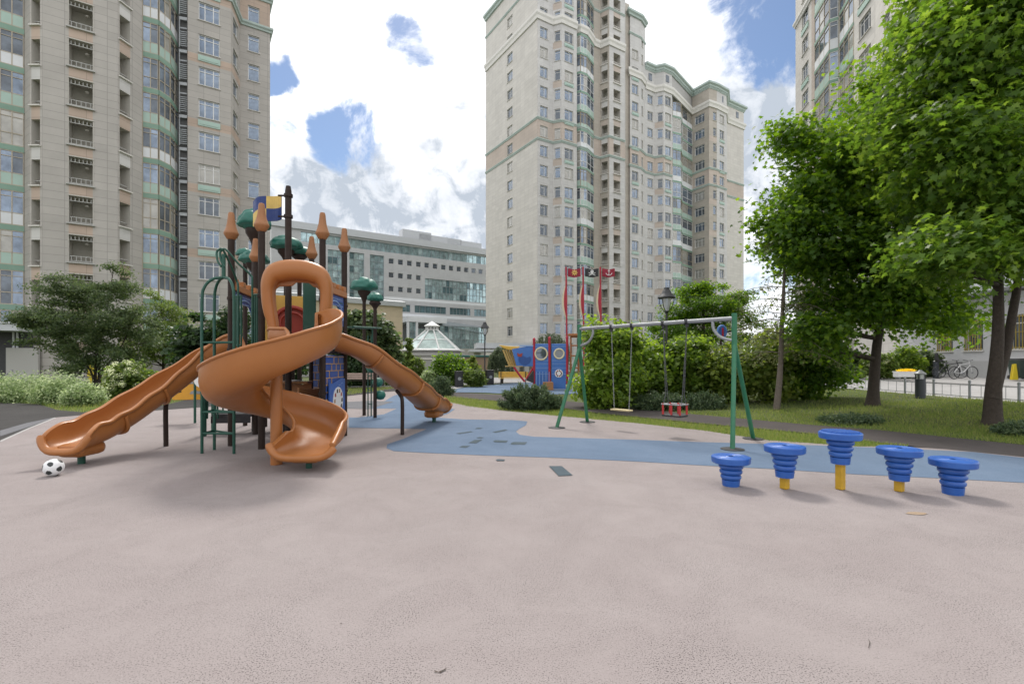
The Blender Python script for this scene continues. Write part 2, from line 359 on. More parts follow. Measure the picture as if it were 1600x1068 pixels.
def grass(name, sampler, n, hgt):
    pts = []
    while len(pts) < n:
        p = sampler()
        if p is not None: pts.append(p)
    pos = np.array(pts); h = hgt*(.5+npr.rand(n))
    al = norm(np.c_[npr.randn(n)*.45, npr.randn(n)*.45, np.ones(n)])
    nr = np.c_[npr.randn(n), npr.randn(n), npr.rand(n)*.2]; pos[:, 2] += h*.42
    o = leaves(name, pos, nr, h, 'blade', M_grass, along=al, curl=.1); o['kind'] = 'stuff'; return o
def inpoly(x, y, poly):
    c = False; j = len(poly)-1
    for i in range(len(poly)):
        xi, yi = poly[i]; xj, yj = poly[j]
        if (yi > y) != (yj > y) and x < (xj-xi)*(y-yi)/(yj-yi)+xi: c = not c
        j = i
    return c
def poly_sampler(poly, z, px):           # denser towards the camera
    xs = [p[0] for p in poly]; ys = [p[1] for p in poly]; x0, x1, y0, y1 = min(xs), max(xs), min(ys), max(ys)
    def s():
        x = rnd.uniform(x0, x1); y = rnd.uniform(y0, y1)
        if not inpoly(x, y, poly) or rnd.random() > (y0/y)**1.2: return None
        return (x, y, z)
    return s
strip = gl([(694, 617), (780, 627), (860, 635), (930, 645), (1080, 660), (1275, 678), (1372, 691), (1420, 696), (1415, 699.5), (1340, 697), (1200, 688.5), (1100, 673), (1000, 662), (860, 649), (780, 641), (730, 635), (694, 627)])
grass('grass', poly_sampler(strip, -.025, 0), 26000, .075)
def lawn_s():
    y = rnd.uniform(7, 26) if rnd.random() < .6 else rnd.uniform(9, 15); e, f = interp(edge, y), interp(fence_line, y); x = rnd.uniform(e, f)
    if rnd.random() > (8.5/max(8.5, y))**.8: return None
    return (x, y, lawn_z(x, y)-.005)
grass('grass', lawn_s, 52000, .085)
grass('grass', poly_sampler(gl([(-60, 623), (60, 630), (90, 639), (130, 642.5), (250, 633), (300, 621), (345, 618), (340, 610), (200, 606), (60, 608), (-60, 606)]), -.03, 0), 16000, .12)
grass('grass', poly_sampler(gl([(500, 620), (545, 616.5), (640, 603.5), (700, 601), (560, 606), (480, 612)]), -.03, 0), 5000, .12)
# ================================================================ BUILDINGS
def tile_mat(name, col, mortar, bw, bh, var=.07, rough=.7, joint=.014, offset=0.0):
    m = bpy.data.materials.new(name); m.use_nodes = True; t = m.node_tree; b = t.nodes['Principled BSDF']; nn = t.nodes.new; lk = t.links.new
    b.inputs['Roughness'].default_value = rough; b.inputs['Specular IOR Level'].default_value = .35
    uv = nn('ShaderNodeUVMap'); br = nn('ShaderNodeTexBrick'); lk(uv.outputs[0], br.inputs['Vector'])
    br.offset = offset; br.inputs['Scale'].default_value = 1; br.inputs['Brick Width'].default_value = bw; br.inputs['Row Height'].default_value = bh
    br.inputs['Mortar Size'].default_value = joint; br.inputs['Mortar Smooth'].default_value = .1; br.inputs['Bias'].default_value = 0
    br.inputs['Color1'].default_value = (*[c*(1-var) for c in col], 1); br.inputs['Color2'].default_value = (*[min(1, c*(1+var)) for c in col], 1); br.inputs['Mortar'].default_value = (*mortar, 1)
    nz = nn('ShaderNodeTexNoise'); nz.inputs['Scale'].default_value = .35; nz.inputs['Detail'].default_value = 7; nz.inputs['Roughness'].default_value = .7; lk(uv.outputs[0], nz.inputs['Vector'])
    mr = nn('ShaderNodeMapRange'); lk(nz.outputs[0], mr.inputs[0]); mr.inputs[1].default_value = .3; mr.inputs[2].default_value = .7; mr.inputs[3].default_value = .9; mr.inputs[4].default_value = 1.06
    mx = nn('ShaderNodeMix'); mx.data_type = 'RGBA'; mx.blend_type = 'MULTIPLY'; mx.inputs[0].default_value = 1
    lk(br.outputs[0], mx.inputs[6]); lk(mr.outputs[0], mx.inputs[7]); lk(mx.outputs[2], b.inputs['Base Color'])
    return m
def glass(name, col, metal=.5, rough=.04, noise_=.5):
    m = mat(name, col, rough, noise_, .8, metal=metal, spec=.8)
    return m
G = [glass('window_glass_clear', (.19, .235, .30), .55), glass('window_glass_deep', (.11, .13, .155), .4), glass('window_glass_curtained', (.36, .35, .32), .25, .12, .3)]
M_wf = mat('white_window_frame', (.70, .70, .69), .4, .03)
M_tan = mat('tan_glazing_frame', (.42, .37, .29), .45, .05)
M_mint = mat('mint_panel', (.37, .50, .44), .4, .06, .6)
M_mintd = mat('green_slab_edge', (.20, .32, .25), .5, .08, .5)
M_white = mat('white_panel', (.68, .70, .72), .5, .05, .5)
M_rev = mat('reveal_plaster', (.47, .45, .41), .8, .06)
M_sill = mat('pale_sill', (.60, .58, .54), .6, .05)
M_loggia = mat('loggia_plaster', (.36, .345, .30), .85, .08)
M_rail = mat('grey_railing', (.40, .40, .38), .5, .05)
M_dark = mat('dark_recess', (.06, .06, .065), .7)
M_louv = mat('louvre_metal', (.50, .52, .54), .45, .05, metal=.15)
M_corn = mat('mint_cornice', (.39, .47, .44), .55, .06, 1)
M_wband = mat('white_cornice', (.66, .645, .61), .6, .05, 1)
M_roofm = mat('grey_roof', (.22, .22, .23), .8, .1, 1)
T_grey = tile_mat('grey_facade_tiles', (.43, .405, .375), (.29, .275, .255), 1.3, .62, .05, joint=.018)
T_peach = tile_mat('peach_facade_tiles', (.47, .37, .30), (.30, .24, .20), 1.3, .62, .06)
T_white = tile_mat('white_facade_tiles', (.58, .57, .55), (.45, .44, .42), 1.3, .62, .05)
T_cream = tile_mat('cream_facade_tiles', (.585, .562, .525), (.43, .41, .385), 1.2, .6, .05)
T_cgrey = tile_mat('cream_grey_tiles', (.55, .542, .53), (.41, .403, .393), 1.2, .6, .05)
T_brown = tile_mat('brown_cream_tiles', (.44, .402, .35), (.33, .30, .26), 1.2, .6, .05)
T_orange = tile_mat('orange_facade_tiles', (.50, .43, .375), (.37, .32, .28), 1.2, .6, .05)
T_office = tile_mat('office_cladding', (.45, .455, .46), (.36, .36, .365), 2.4, 1.2, .03, .5)
class Wall:
    """one flat stretch of facade from A to B (left to right seen from outside)"""
    def __init__(s, A, B):
        s.A, s.B = Vector((A[0], A[1])), Vector((B[0], B[1])); s.W = (s.B-s.A).length
        s.d = (s.B-s.A)/s.W; s.n = Vector((s.d.y, -s.d.x)); s.rz = math.atan2(s.d.y, s.d.x)
    def p(s, u, z, o=0.0):
        q = s.A+s.d*u+s.n*o; return Vector((q.x, q.y, z))
    def u_px(s, px):                      # u where the photo column px meets the wall
        k = (px-800)/F; return (k*s.A.y-s.A.x)/(s.d.x-k*s.d.y)
    def build(s, mb, z0, z1, ops=(), rects=(), base=0, rev=1, depth=.22, u_off=0.0):
        """ops: (u0,u1,z0,z1[,depth[,back material]]); rects: (u0,u1,z0,z1,material)"""
        us = sorted({0.0, s.W}|{round(min(max(v, 0), s.W), 4) for o in list(ops)+list(rects) for v in o[:2]})
        zs = sorted({z0, z1}|{round(min(max(v, z0), z1), 4) for o in list(ops)+list(rects) for v in o[2:4]})
        for i in range(len(us)-1):
            for j in range(len(zs)-1):
                if us[i+1]-us[i] < 1e-3 or zs[j+1]-zs[j] < 1e-3: continue
                um, zm = (us[i]+us[i+1])/2, (zs[j]+zs[j+1])/2
                if any(o[0] < um < o[1] and o[2] < zm < o[3] for o in ops): continue
                mi = base
                for r in rects:
                    if r[0] < um < r[1] and r[2] < zm < r[3]: mi = r[4]
                a, b, c, d = us[i], us[i+1], zs[j], zs[j+1]
                mb.quad(s.p(a, c), s.p(b, c), s.p(b, d), s.p(a, d), mi, [(a+u_off, c), (b+u_off, c), (b+u_off, d), (a+u_off, d)])
        for o in ops:
            a, b, c, d = o[:4]; dp = o[4] if len(o) > 4 else depth
            for q in ((s.p(a, c), s.p(a, c, -dp), s.p(a, d, -dp), s.p(a, d)), (s.p(b, c, -dp), s.p(b, c), s.p(b, d), s.p(b, d, -dp)),
                      (s.p(a, c), s.p(b, c), s.p(b, c, -dp), s.p(a, c, -dp)), (s.p(a, d, -dp), s.p(b, d, -dp), s.p(b, d), s.p(a, d))):
                mb.quad(*q, rev, [(0, 0), (.3, 0), (.3, 1), (0, 1)])
            if len(o) > 5: mb.quad(s.p(a, c, -dp), s.p(b, c, -dp), s.p(b, d, -dp), s.p(a, d, -dp), o[5], [(0, 0), (b-a, 0), (b-a, d-c), (0, d-c)])
WCACHE = {}
def window_meshes(w_, h_, style, fm):
    key = (round(w_, 2), round(h_, 2), style, fm.name)
    if key not in WCACHE:
        mb = MB(); t = .075; dp = .07
        def bar(x, z, sx, sz): mb.box((x, 0, z), (sx, dp, sz))
        bar(0, t/2, w_, t); bar(0, h_-t/2, w_, t); bar(-w_/2+t/2, h_/2, t, h_-2*t); bar(w_/2-t/2, h_/2, t, h_-2*t)
        tz = h_*.76
        if style == 'three':
            for x in (-w_*.2, w_*.2): bar(x, h_/2, t, h_-2*t)
            bar(-w_*.36, tz, w_*.26, t*.8); bar(0, tz, w_*.35, t*.8); bar(w_*.36, tz, w_*.26, t*.8)
        elif style == 'two':
            bar(w_*.08, h_/2, t, h_-2*t); bar(-w_*.21, tz, w_*.5, t*.8)
        elif style == 'transom': bar(0, tz, w_-2*t, t*.8)
        elif style == 'cross': bar(0, h_/2, t, h_-2*t)
        mb.box((0, -.14, -.03), (w_+.16, .28, .06), mi=1)
        fr = mb.mesh('window_frame', [fm, M_sill])
        panes = []
        for g in G:
            q = MB().quad((-w_/2+.03, .01, .03), (w_/2-.03, .01, .03), (w_/2-.03, .01, h_-.03), (-w_/2+.03, .01, h_-.03)); panes.append(q.mesh('window_pane', [g]))
        WCACHE[key] = (fr, panes)
    return WCACHE[key]
def put_window(wall, u, z, w_, h_, style, parent, name='window', inset=.18, fm=None, pick=None):
    fr, panes = window_meshes(w_, h_, style, fm or M_wf)
    o = link(name, fr, parent); q = wall.p(u, z, -inset)-ORG[parent.name]
    o.location = q; o.rotation_euler = (0, 0, wall.rz)
    link('pane', panes[pick if pick is not None else rnd.choice((0, 0, 0, 1, 1, 2))], o); return o
def offset_poly(poly, d):                # poly left to right seen from outside; d outwards
    P = [Vector(p) for p in poly]; out = []
    for i in range(len(P)):
        ns = []
        if i: e = (P[i]-P[i-1]).normalized(); ns.append(Vector((e.y, -e.x)))
        if i < len(P)-1: e = (P[i+1]-P[i]).normalized(); ns.append(Vector((e.y, -e.x)))
        m = sum(ns, Vector((0, 0))); m = m.normalized() if m.length > .05 else ns[0]
        out.append(P[i]+m*(d/max(.45, m.dot(ns[0]))))
    return out
def belt(mb, poly, prof, mi=0):          # prof: (outset, z) pairs swept along the plan line
    rows = [[Vector((q.x, q.y, z)) for q in offset_poly(poly, o)] for o, z in prof]
    for a, b in zip(rows, rows[1:]):
        for i in range(len(poly)-1): mb.add([a[i], a[i+1], b[i+1], b[i]], [(0, 1, 2, 3)], mi)
    for e in (0, -1): mb.add([r[e] for r in rows], [tuple(range(len(rows)))], mi)
def cornice(z, h, out): return [(-.05, z), (out*.45, z), (out*.55, z+h*.35), (out, z+h*.6), (out, z+h), (-.05, z+h+.06)]
def roofcap(mb, poly, depth_dir, depth, z, mi=0):
    a = [Vector((p[0], p[1], z)) for p in poly]; b = [v+Vector((depth_dir[0]*depth, depth_dir[1]*depth, 0)) for v in a]
    for i in range(len(poly)-1): mb.add([a[i], a[i+1], b[i+1], b[i]], [(0, 1, 2, 3)], mi)
def glazed(parent, wall, u0, u1, z, hgt, nb, rail_h, panel, fm=None, mid=True, name='balcony_glazing', out=0.0):
    """one storey of balcony glazing: frame bars, panes as a child and a coloured parapet as a child"""
    fm = fm or M_tan; mb = MB(); gmb = MB(); pmb = MB(); t = .07
    def b(ua, ub, za, zb): mb.box(wall.p((ua+ub)/2, (za+zb)/2, out), (ub-ua, .08, zb-za), wall.rz)
    b(u0, u1, z+hgt-t, z+hgt); b(u0, u1, z, z+t)
    for i in range(nb+1):
        x = u0+(u1-u0)*i/nb; b(max(u0, x-t/2), min(u1, x+t/2), z+t, z+hgt-t)
    if rail_h:
        b(u0+t, u1-t, z+rail_h-t/2, z+rail_h+t/2)
        if mid: b(u0+t, u1-t, z+hgt-.48, z+hgt-.43)
    o = mb.build(name, fm, parent)
    zt = z+hgt-.03; zb = z+(rail_h if panel is not None else .03)
    for i in range(nb):
        a, c = u0+(u1-u0)*i/nb, u0+(u1-u0)*(i+1)/nb
        gmb.quad(wall.p(a, zb, out-.01), wall.p(c, zb, out-.01), wall.p(c, zt, out-.01), wall.p(a, zt, out-.01), rnd.choice((0, 0, 1, 2)))
    gmb.build('pane', G, o)
    if panel is not None:
        pmb.box(wall.p((u0+u1)/2, z+rail_h/2, out+.005), (u1-u0-.02, .05, rail_h-.02), wall.rz); pmb.build('parapet_panel', panel, o)
    return o
def slab(parent, wall, u0, u1, z, hgt, out=.06, m=None, name='slab_edge'):
    MB().box(wall.p((u0+u1)/2, z+hgt/2, out/2-.1), (u1-u0, out+.2, hgt), wall.rz).build(name, m or M_mintd, parent)

# ---------------------------------------------------------------- left apartment tower
lt = thing('apartment_tower', (-34, 42, 0), 'grey tiled apartment tower with open loggias and a curved green glazed bay', 'apartment tower')
def pv(px, Y): return Vector(((px-800)/F*Y, Y))
dv = Vector((.835, .55))                                  # the run of the facade
A0 = pv(126, 39.1)
def on_line(base, px, d=dv):
    k = (px-800)/F; u = (k*base.y-base.x)/(d.x-k*d.y); return base+d*u
pA0, pA1 = on_line(A0, 66), on_line(A0, 184)
chL = pv(46, 37.9); chR = pv(207, 41.7)
PT = 3.1
ZT = 52.0
wallmb = MB()
MATS_L = [T_grey, M_rev, T_peach, T_white, M_loggia, M_dark]
loggia_sill0 = at(126, 289, 39.1).z                       # a sill row measured in the photograph
floors = [loggia_sill0+PT*k for k in range(-5, 13)]
# middle bay with the large loggias
wA = Wall(pA0, pA1); u0, u1 = wA.u_px(107.5), wA.u_px(145)
ops = [(u0, u1, z, z+2.15, 1.5, 4) for z in floors if z > 2.5]
rects = [(u0, u1, z+2.15, z+PT, 2) for z in floors]
wA.build(wallmb, 0, ZT, ops, rects)
for z in floors:
    if z < 2.5: continue
    mb = MB()
    for ua in (u0-.03, u1+.03): mb.box(wA.p(ua, z+1.08, .0), (.06, .06, 2.2), wA.rz)
    mb.box(wA.p((u0+u1)/2, z+2.19, .02), (u1-u0+.15, .08, .08), wA.rz); mb.build('loggia_frame', M_rev, lt)
    mb = MB(); mb.box(wA.p((u0+u1)/2, z+.50, -.12), (u1-u0, .05, .05), wA.rz); mb.box(wA.p((u0+u1)/2, z+.12, -.12), (u1-u0, .05, .05), wA.rz)
    for i in range(5): mb.box(wA.p(u0+(u1-u0)*(i+.5)/5, z+.31, -.12), (.04, .04, .33), wA.rz)
    mb.box(wA.p((u0+u1)/2, z-.05, .05), (u1-u0+.3, .3, .1), wA.rz); mb.build('balcony_railing', M_rail, lt)
    mb = MB()
    for i in range(6): mb.box(wA.p(u0+(u1-u0)*(i+.5)/6, z+1.93, -.12), (.05, .04, .26), wA.rz)
    mb.box(wA.p((u0+u1)/2, z+1.79, -.12), (u1-u0, .05, .05), wA.rz); mb.build('sunshade_grille', M_rail, lt)
    MB().lathe([(.02, -.03), (.13, -.04), (.15, -.10), (.10, -.15), (.02, -.17)], wA.p(u0+(u1-u0)*.68, z+1.75, -.9), 10).build('loggia_lamp', M_sill, lt, smooth=40)
# chamfered sides with narrow loggia openings
for a, b, pxa, pxb, dz in ((chL, pA0, 49, 62.5, -.62), (pA1, chR, 187, 203.5, 0.1)):
    wc = Wall(a, b); ua, ub = wc.u_px(pxa), wc.u_px(pxb)
    zz0 = [z+dz+.15 for z in floors]
    wc.build(wallmb, 0, ZT, [(ua, ub, z, z+2.0, .9, 4) for z in zz0 if z > 2], [(ua, ub, z+2.0, z+PT, 3 if i % 2 else 2) for i, z in enumerate(zz0)])
    for z in zz0:
        if z < 2: continue
        mb = MB(); mb.box(wc.p((ua+ub)/2, z+.45, -.3), (ub-ua, .05, .06), wc.rz); mb.build('balcony_railing', M_rail, lt); mb = MB(); mb.box(wc.p((ua+ub)/2, z-.05, .05), (ub-ua+.2, .26, .1), wc.rz)
        mb.build('balcony_sill', M_sill, lt)
# return strips beside the bay
rL0 = pv(38, 38.6); wallmb.useuv = True
Wall(rL0, chL).build(wallmb, 0, ZT)
rR = pv(222, 42.7); Wall(chR, rR).build(wallmb, 0, ZT)
# glazed bays: far left and the convex one
def glazed_bay(pts, widths, sill_of, k0):
    for wi, (a, b) in enumerate(zip(pts, pts[1:])):
        wl = Wall(a, b)
        for k, z in enumerate(floors):
            if z < 3: continue
            zb = z+sill_of; style = (k+k0) % 4
            panel = {0: M_mint, 1: M_white, 2: M_mint, 3: None}[style] if wi != 9 else None
            glazed(lt, wl, .04, wl.W-.04, zb, PT-.42, widths[wi], .95, panel)
            slab(lt, wl, 0, wl.W, zb-.42, .42, .06)
        MB().quad(wl.p(0, 0, -.5), wl.p(wl.W, 0, -.5), wl.p(wl.W, ZT, -.5), wl.p(0, ZT, -.5)).build('loggia_back', M_loggia, lt)
        MB().box(wl.p(wl.W/2, 1.4, -.2), (wl.W, .3, 2.8), wl.rz).build('base_wall', T_grey, lt)
gl0 = [pv(-75, 36.0), pv(-20, 37.3), pv(38, 38.6)]
glazed_bay(gl0, [3, 3], -.35, 1)
b0 = [pv(222, 43.0), pv(248, 43.6), pv(266, 44.9), pv(279.5, 47.2)]
glazed_bay(b0, [2, 2, 2], .75, 3)
for p in b0[:1]: MB().box((p.x, p.y, ZT/2), (.14, .14, ZT), wA.rz).build('corner_post', M_tan, lt)
# louvred service strip
lv = Wall(pv(280, 46.5), pv(292.5, 46.7)); MB().quad(lv.p(-.9, 0, -.35), lv.p(lv.W+1.2, 0, -.35), lv.p(lv.W+1.2, ZT, -.35), lv.p(-.9, ZT, -.35)).build('service_shaft', mat('shaft_grey', (.17, .17, .17), .8), lt)
for z in floors:
    zb = z+.3; mb = MB()
    for i in range(8): mb.box(lv.p(lv.W/2, zb+.15+i*.19, -.05), (lv.W-.06, .125, .06), lv.rz)
    mb.box(lv.p(.03, zb+1.4, 0), (.06, .12, 2.9), lv.rz); mb.box(lv.p(lv.W/2, zb+2.72, -.02), (lv.W, .14, .28), lv.rz)
    mb.box(lv.p(lv.W/2, zb+1.85, -.06), (lv.W-.1, .06, .12), lv.rz); mb.build('louvre', M_louv, lt)
# three-light window section, oblique step and end section
B0, B1 = pv(293, 46.3), pv(361, 49.2); B1 = B0+dv*((B1-B0).length)
B1 = on_line(B0, 361); wB = Wall(B0, B1)
Cc0 = pv(375, 51.4); Cc1 = on_line(Cc0, 422); wO = Wall(B1, Cc0); wC = Wall(Cc0, Cc1)
zB = at(328, 336, wB.p(wB.u_px(328), 0).y).z
winB = [zB-.05+PT*k for k in range(-5, 13)]
uB = wB.u_px(327); ww = wB.u_px(344)-wB.u_px(311)
wB.build(wallmb, 0, ZT, [(uB-ww/2, uB+ww/2, z, z+1.75) for z in winB if z > 2], [(0, wB.W, z-1.05, z-.25, 2) for k, z in enumerate(winB) if k % 2 == 0])
for k, z in enumerate(winB):
    if z < 2: continue
    put_window(wB, uB, z, ww, 1.75, 'three', lt, pick=0 if k > 7 else None)
    if k % 2 == 0:
        mb = MB(); mb.box(wB.p(uB, z-.55, .03), (ww+.1, .08, .55), wB.rz); mb.box(wB.p(uB, z-.55, .08), (ww-.25, .05, .28), wB.rz); mb.build('mint_panel', M_mint, lt)
uO0, uO1 = wO.u_px(364.5), wO.u_px(372); zz = [z+.15 for z in winB]
wO.build(wallmb, 0, ZT, [(uO0, uO1, z, z+1.7) for z in zz if z > 2], [(0, wO.W, z-1.05, z-.25, 2) for k, z in enumerate(zz) if k % 2 == 0])
for z in zz:
    if z > 2: put_window(wO, (uO0+uO1)/2, z, uO1-uO0, 1.7, 'plain', lt, 'narrow_window')
uC0, uC1 = wC.u_px(387.5), wC.u_px(405.5); zC = at(396, 308, wC.p(uC0, 0).y).z; winC = [zC+PT*k for k in range(-5, 13)]
zband = at(398, 38, wC.p(uC0, 0).y).z
wC.build(wallmb, 0, ZT, [(uC0, uC1, z, z+1.75) for z in winC if z > 2], [(0, wC.W, zband+.2, zband+3.0, 2)])
for z in winC:
    if z > 2: put_window(wC, (uC0+uC1)/2, z, uC1-uC0, 1.75, 'transom', lt, pick=0 if z > 15 else None)
endd = Vector((-dv.y, dv.x)); Cend = Cc1+endd*14
Wall(Cc1, Cend).build(wallmb, 0, ZT)
Wall(pv(292.5, 47.9), B0).build(wallmb, 0, ZT)
wallmb.build('wall', MATS_L, lt)
pl = [B0, B1, Cc0, Cc1, Cend]
for zc_, h_, o_ in ((zband-.25, .5, .3), (zband+2.95, .5, .3), (ZT-.6, .6, .5)): mb = MB(); belt(mb, pl, cornice(zc_, h_, o_)); mb.build('cornice', M_corn, lt)
mb = MB(); roofcap(mb, [gl0[0], gl0[1], gl0[2], chL, pA0, pA1, chR, rR]+b0[1:]+[B0, B1, Cc0, Cc1], endd, 14, ZT-.02); mb.build('roof', M_roofm, lt)
# entrance canopy at its foot
cw = Wall(pv(-60, 35), pv(42, 36.6))
mb = MB(); mb.box(cw.p(cw.W/2, 4.05, 0), (cw.W, 2.6, .5), cw.rz); mb.box(cw.p(cw.W/2, 4.38, 0), (cw.W+.2, 2.8, .16), cw.rz); mb.build('entrance_canopy', M_louv, lt)
mb = MB(); mb.quad(cw.p(0, 0, -1.2), cw.p(cw.W, 0, -1.2), cw.p(cw.W, 4.3, -1.2), cw.p(0, 4.3, -1.2)); mb.build('entrance_recess', M_dark, lt)
mb = MB()
for px in (11, 17): mb.box(cw.p(cw.u_px(px), 1.9, -1.1), (.12, .12, 3.8), cw.rz)
mb.build('door_frame', M_louv, lt)
MB().box(cw.p(cw.W*.86, 1.3, -.9), (1.8, .4, 2.6), cw.rz).build('entrance_pier', T_white, lt)

# ---------------------------------------------------------------- central apartment tower
ct = thing('apartment_tower', (10, 84, 0), 'cream apartment tower with mint cornices and a stepped roof behind the pirate ship', 'apartment tower')
C0 = Vector((4.05, 77.5)); ud = Vector((math.sin(R(58)), math.cos(R(58)))); wd = Vector((ud.y, -ud.x))
def cp(px, o=0.0):
    k = (px-800)/F; b = C0+wd*o; u = (k*b.y-b.x)/(ud.x-k*ud.y); return b+ud*u
PC = 3.14; zc0 = 38.2
sill = [zc0-.8+PC*k for k in range(-11, 9)]
Lf = C0-wd*16.9
MATS_C = [T_cgrey, M_rev, T_orange, T_white, M_loggia, M_dark, T_cream, T_brown]
cmb = MB(); cmb.useuv = True
Z1, Z2 = 66.0, 57.2                                       # the taller part, the lower right wing
ZB0, ZB1 = 37.0, 40.0                                     # the peach belt between two mint cornices
cwins = []
def section(a, b, top, cols=(), base=0, accents=(), belt_=True, wband=None):
    """cols: (px, width, height, style, name, lowest row)"""
    wl = Wall(a, b); ops = []; rects = [(0, wl.W, ZB0, ZB1, 2)] if belt_ else []
    for (px, w_, h_, style, nm) in cols:
        u = wl.u_px(px); u = min(max(u, w_/2+.05), wl.W-w_/2-.05)
        for k, z in enumerate(sill):
            if z+h_ > top-3.4 and style != 'loggia': continue
            if z+h_ > top-1: continue
            if style == 'loggia':
                ops.append((u-w_/2, u+w_/2, z-.25, z-.25+h_, 1.2, 4)); rects.append((u-w_/2, u+w_/2, z-.25+h_, z-.25+PC, 3 if nm == 'white' and k % 2 else 2 if k % 3 == 0 else base))
                mb = MB(); mb.box(wl.p(u, z+.35, -.15), (w_, .06, .07), wl.rz); mb.box(wl.p(u, z+.05, -.15), (w_, .06, .06), wl.rz)
                for i in range(5): mb.box(wl.p(u-w_/2+w_*(i+.5)/5, z+.2, -.15), (.05, .05, .28), wl.rz)
                mb.box(wl.p(u, z-.31, .05), (w_+.3, .28, .12), wl.rz)
                cwins.append((wl.p(u, z).y, 'balcony_railing', lambda nm_, mb=mb: mb.build(nm_, M_sill, ct)))
            else:
                ops.append((u-w_/2, u+w_/2, z, z+h_))
                if nm == 'narrow_window' and accents and k % 2 == 0: rects.append((0, wl.W, z-1.15, z-.1, 2))
                cwins.append((wl.p(u, z).y, nm, lambda nm_, wl=wl, u=u, z=z, w_=w_, h_=h_, style=style: put_window(wl, u, z, w_, h_, style, ct, nm_)))
                if nm == 'window' and 'mint' in accents and k % 2 == 0:
                    mb = MB(); mb.box(wl.p(u, z-.5, .05), (w_+.1, .12, .5), wl.rz); mb.box(wl.p(u, z-.5, .13), (w_-.3, .06, .22), wl.rz)
                    cwins.append((wl.p(u, z).y, 'mint_panel', lambda nm_, mb=mb: mb.build(nm_, M_mint, ct)))
    wl.build(cmb, 0, top, ops, rects, base)
    return wl
W_ = ('window', 1.55, 1.65)
section(Lf, C0, Z1, [(796.5, 1.75, 1.7, 'two', 'window')], base=6)
v = {n: cp(*a) for n, a in dict(a=(840, 0), b=(864, 0), c=(878, 1.2), d=(901, 1.2), e=(902, -.6), f=(927, -.4), g=(938, -.4), h=(952, 1.2), i=(976, 1.2), j=(977.2, -.2), k=(983.5, -.2),
     l=(984.5, .2), m=(1001, .2), n=(1008, -.7), o=(1023, -.7), p=(1037, .6), q=(1050, .6), r=(1050.8, -.6), t=(1108, 1.6), u=(1120, 1.8), v=(1135, 1.6), w=(1136, -.6), x=(1162, -.6)).items()}
v['a'] = C0
ks = (1081.5-800)/F; v['s'] = v['t']-wd*((v['t'].x-ks*v['t'].y)/(wd.x-ks*wd.y))
section(v['a'], v['b'], Z1, [(850, 1.5, 1.75, 'two', 'window')])
section(v['b'], v['c'], Z1, [(871, .95, 1.7, 'transom', 'narrow_window')], accents=('p',))
section(v['c'], v['d'], Z1, [(889, 1.75, 1.75, 'two', 'window')], accents=('mint',))
section(v['d'], v['e'], Z1)
section(v['e'], v['f'], Z1-1, base=4, belt_=False)
section(v['f'], v['g'], Z1, base=7)
section(v['g'], v['h'], Z1, [(944.5, 1.15, 2.05, 'loggia', 'white')], base=7)
section(v['h'], v['i'], Z1, [(964, 1.6, 2.05, 'loggia', 'plain')])
section(v['i'], v['j'], Z1); section(v['j'], v['k'], Z1, base=7, belt_=False); section(v['k'], v['l'], Z1-1.5)
section(v['l'], v['m'], Z1-1.5, [(992.5, 1.6, 1.75, 'two', 'window')], accents=('mint',))
section(v['m'], v['n'], Z1-1.5, [(1003.5, .7, 1.7, 'transom', 'narrow_window')])
section(v['n'], v['o'], Z2, [(1016, 1.45, 1.7, 'two', 'window')])
section(v['o'], v['p'], Z2, [(1031.5, .95, 1.7, 'transom', 'narrow_window')], accents=('p',))
section(v['p'], v['q'], Z2, [(1044, 1.6, 1.75, 'two', 'window')], accents=('mint',))
section(v['q'], v['r'], Z2); rb_ = [v['r']-wd*1.5, v['s']-wd*1.2]; section(rb_[0], rb_[1], Z2-4.4, base=4, belt_=False)
section(v['s'], v['t'], Z2, [(1093, 2.3, 1.75, 'three', 'window')], base=7)
section(v['t'], v['u'], Z2, [(1117, .95, 1.7, 'transom', 'narrow_window')], base=7, accents=('p',))
section(v['u'], v['v'], Z2, [(1128, 1.6, 1.75, 'two', 'window')], accents=('mint',))
section(v['v'], v['w'], Z2); section(v['w'], v['x'], Z2, base=6)
section(v['x'], v['x']-wd*18, Z2, base=6); section(v['o']-wd*.01, v['o']-wd*18, Z1-1.5) if False else None
section(v['n'], v['n']-wd*16, Z1-1.5)
# the nearest hundred of each kind become parts, what is left of a kind one part
cnt = {}; rest = {}
for y, nm, fn in sorted(cwins, key=lambda t_: t_[0]):
    cnt[nm] = cnt.get(nm, 0)+1
    if cnt[nm] <= 99: fn(nm)
    else: rest.setdefault(nm, []).append(fn(nm))
for nm, obs in rest.items():
    verts = []; faces = []; mi = []; mats = []
    for o in obs:
        for q in [o]+list(o.children):
            mw = o.matrix_basis if q is o else o.matrix_basis@q.matrix_basis
            off = len(verts); verts += [mw@vv.co for vv in q.data.vertices]
            for pgn in q.data.polygons:
                faces.append([off+i for i in pgn.vertices]); mm = q.data.materials[pgn.material_index]
                if mm not in mats: mats.append(mm)
                mi.append(mats.index(mm))
        for q in list(o.children): bpy.data.objects.remove(q)
        bpy.data.objects.remove(o)
    me = bpy.data.meshes.new(nm); me.from_pydata(verts, [], faces); me.polygons.foreach_set('material_index', mi)
    for mm in mats: me.materials.append(mm)
    link(nm, me, ct)['kind'] = 'stuff'
cmb.build('wall', MATS_C, ct)
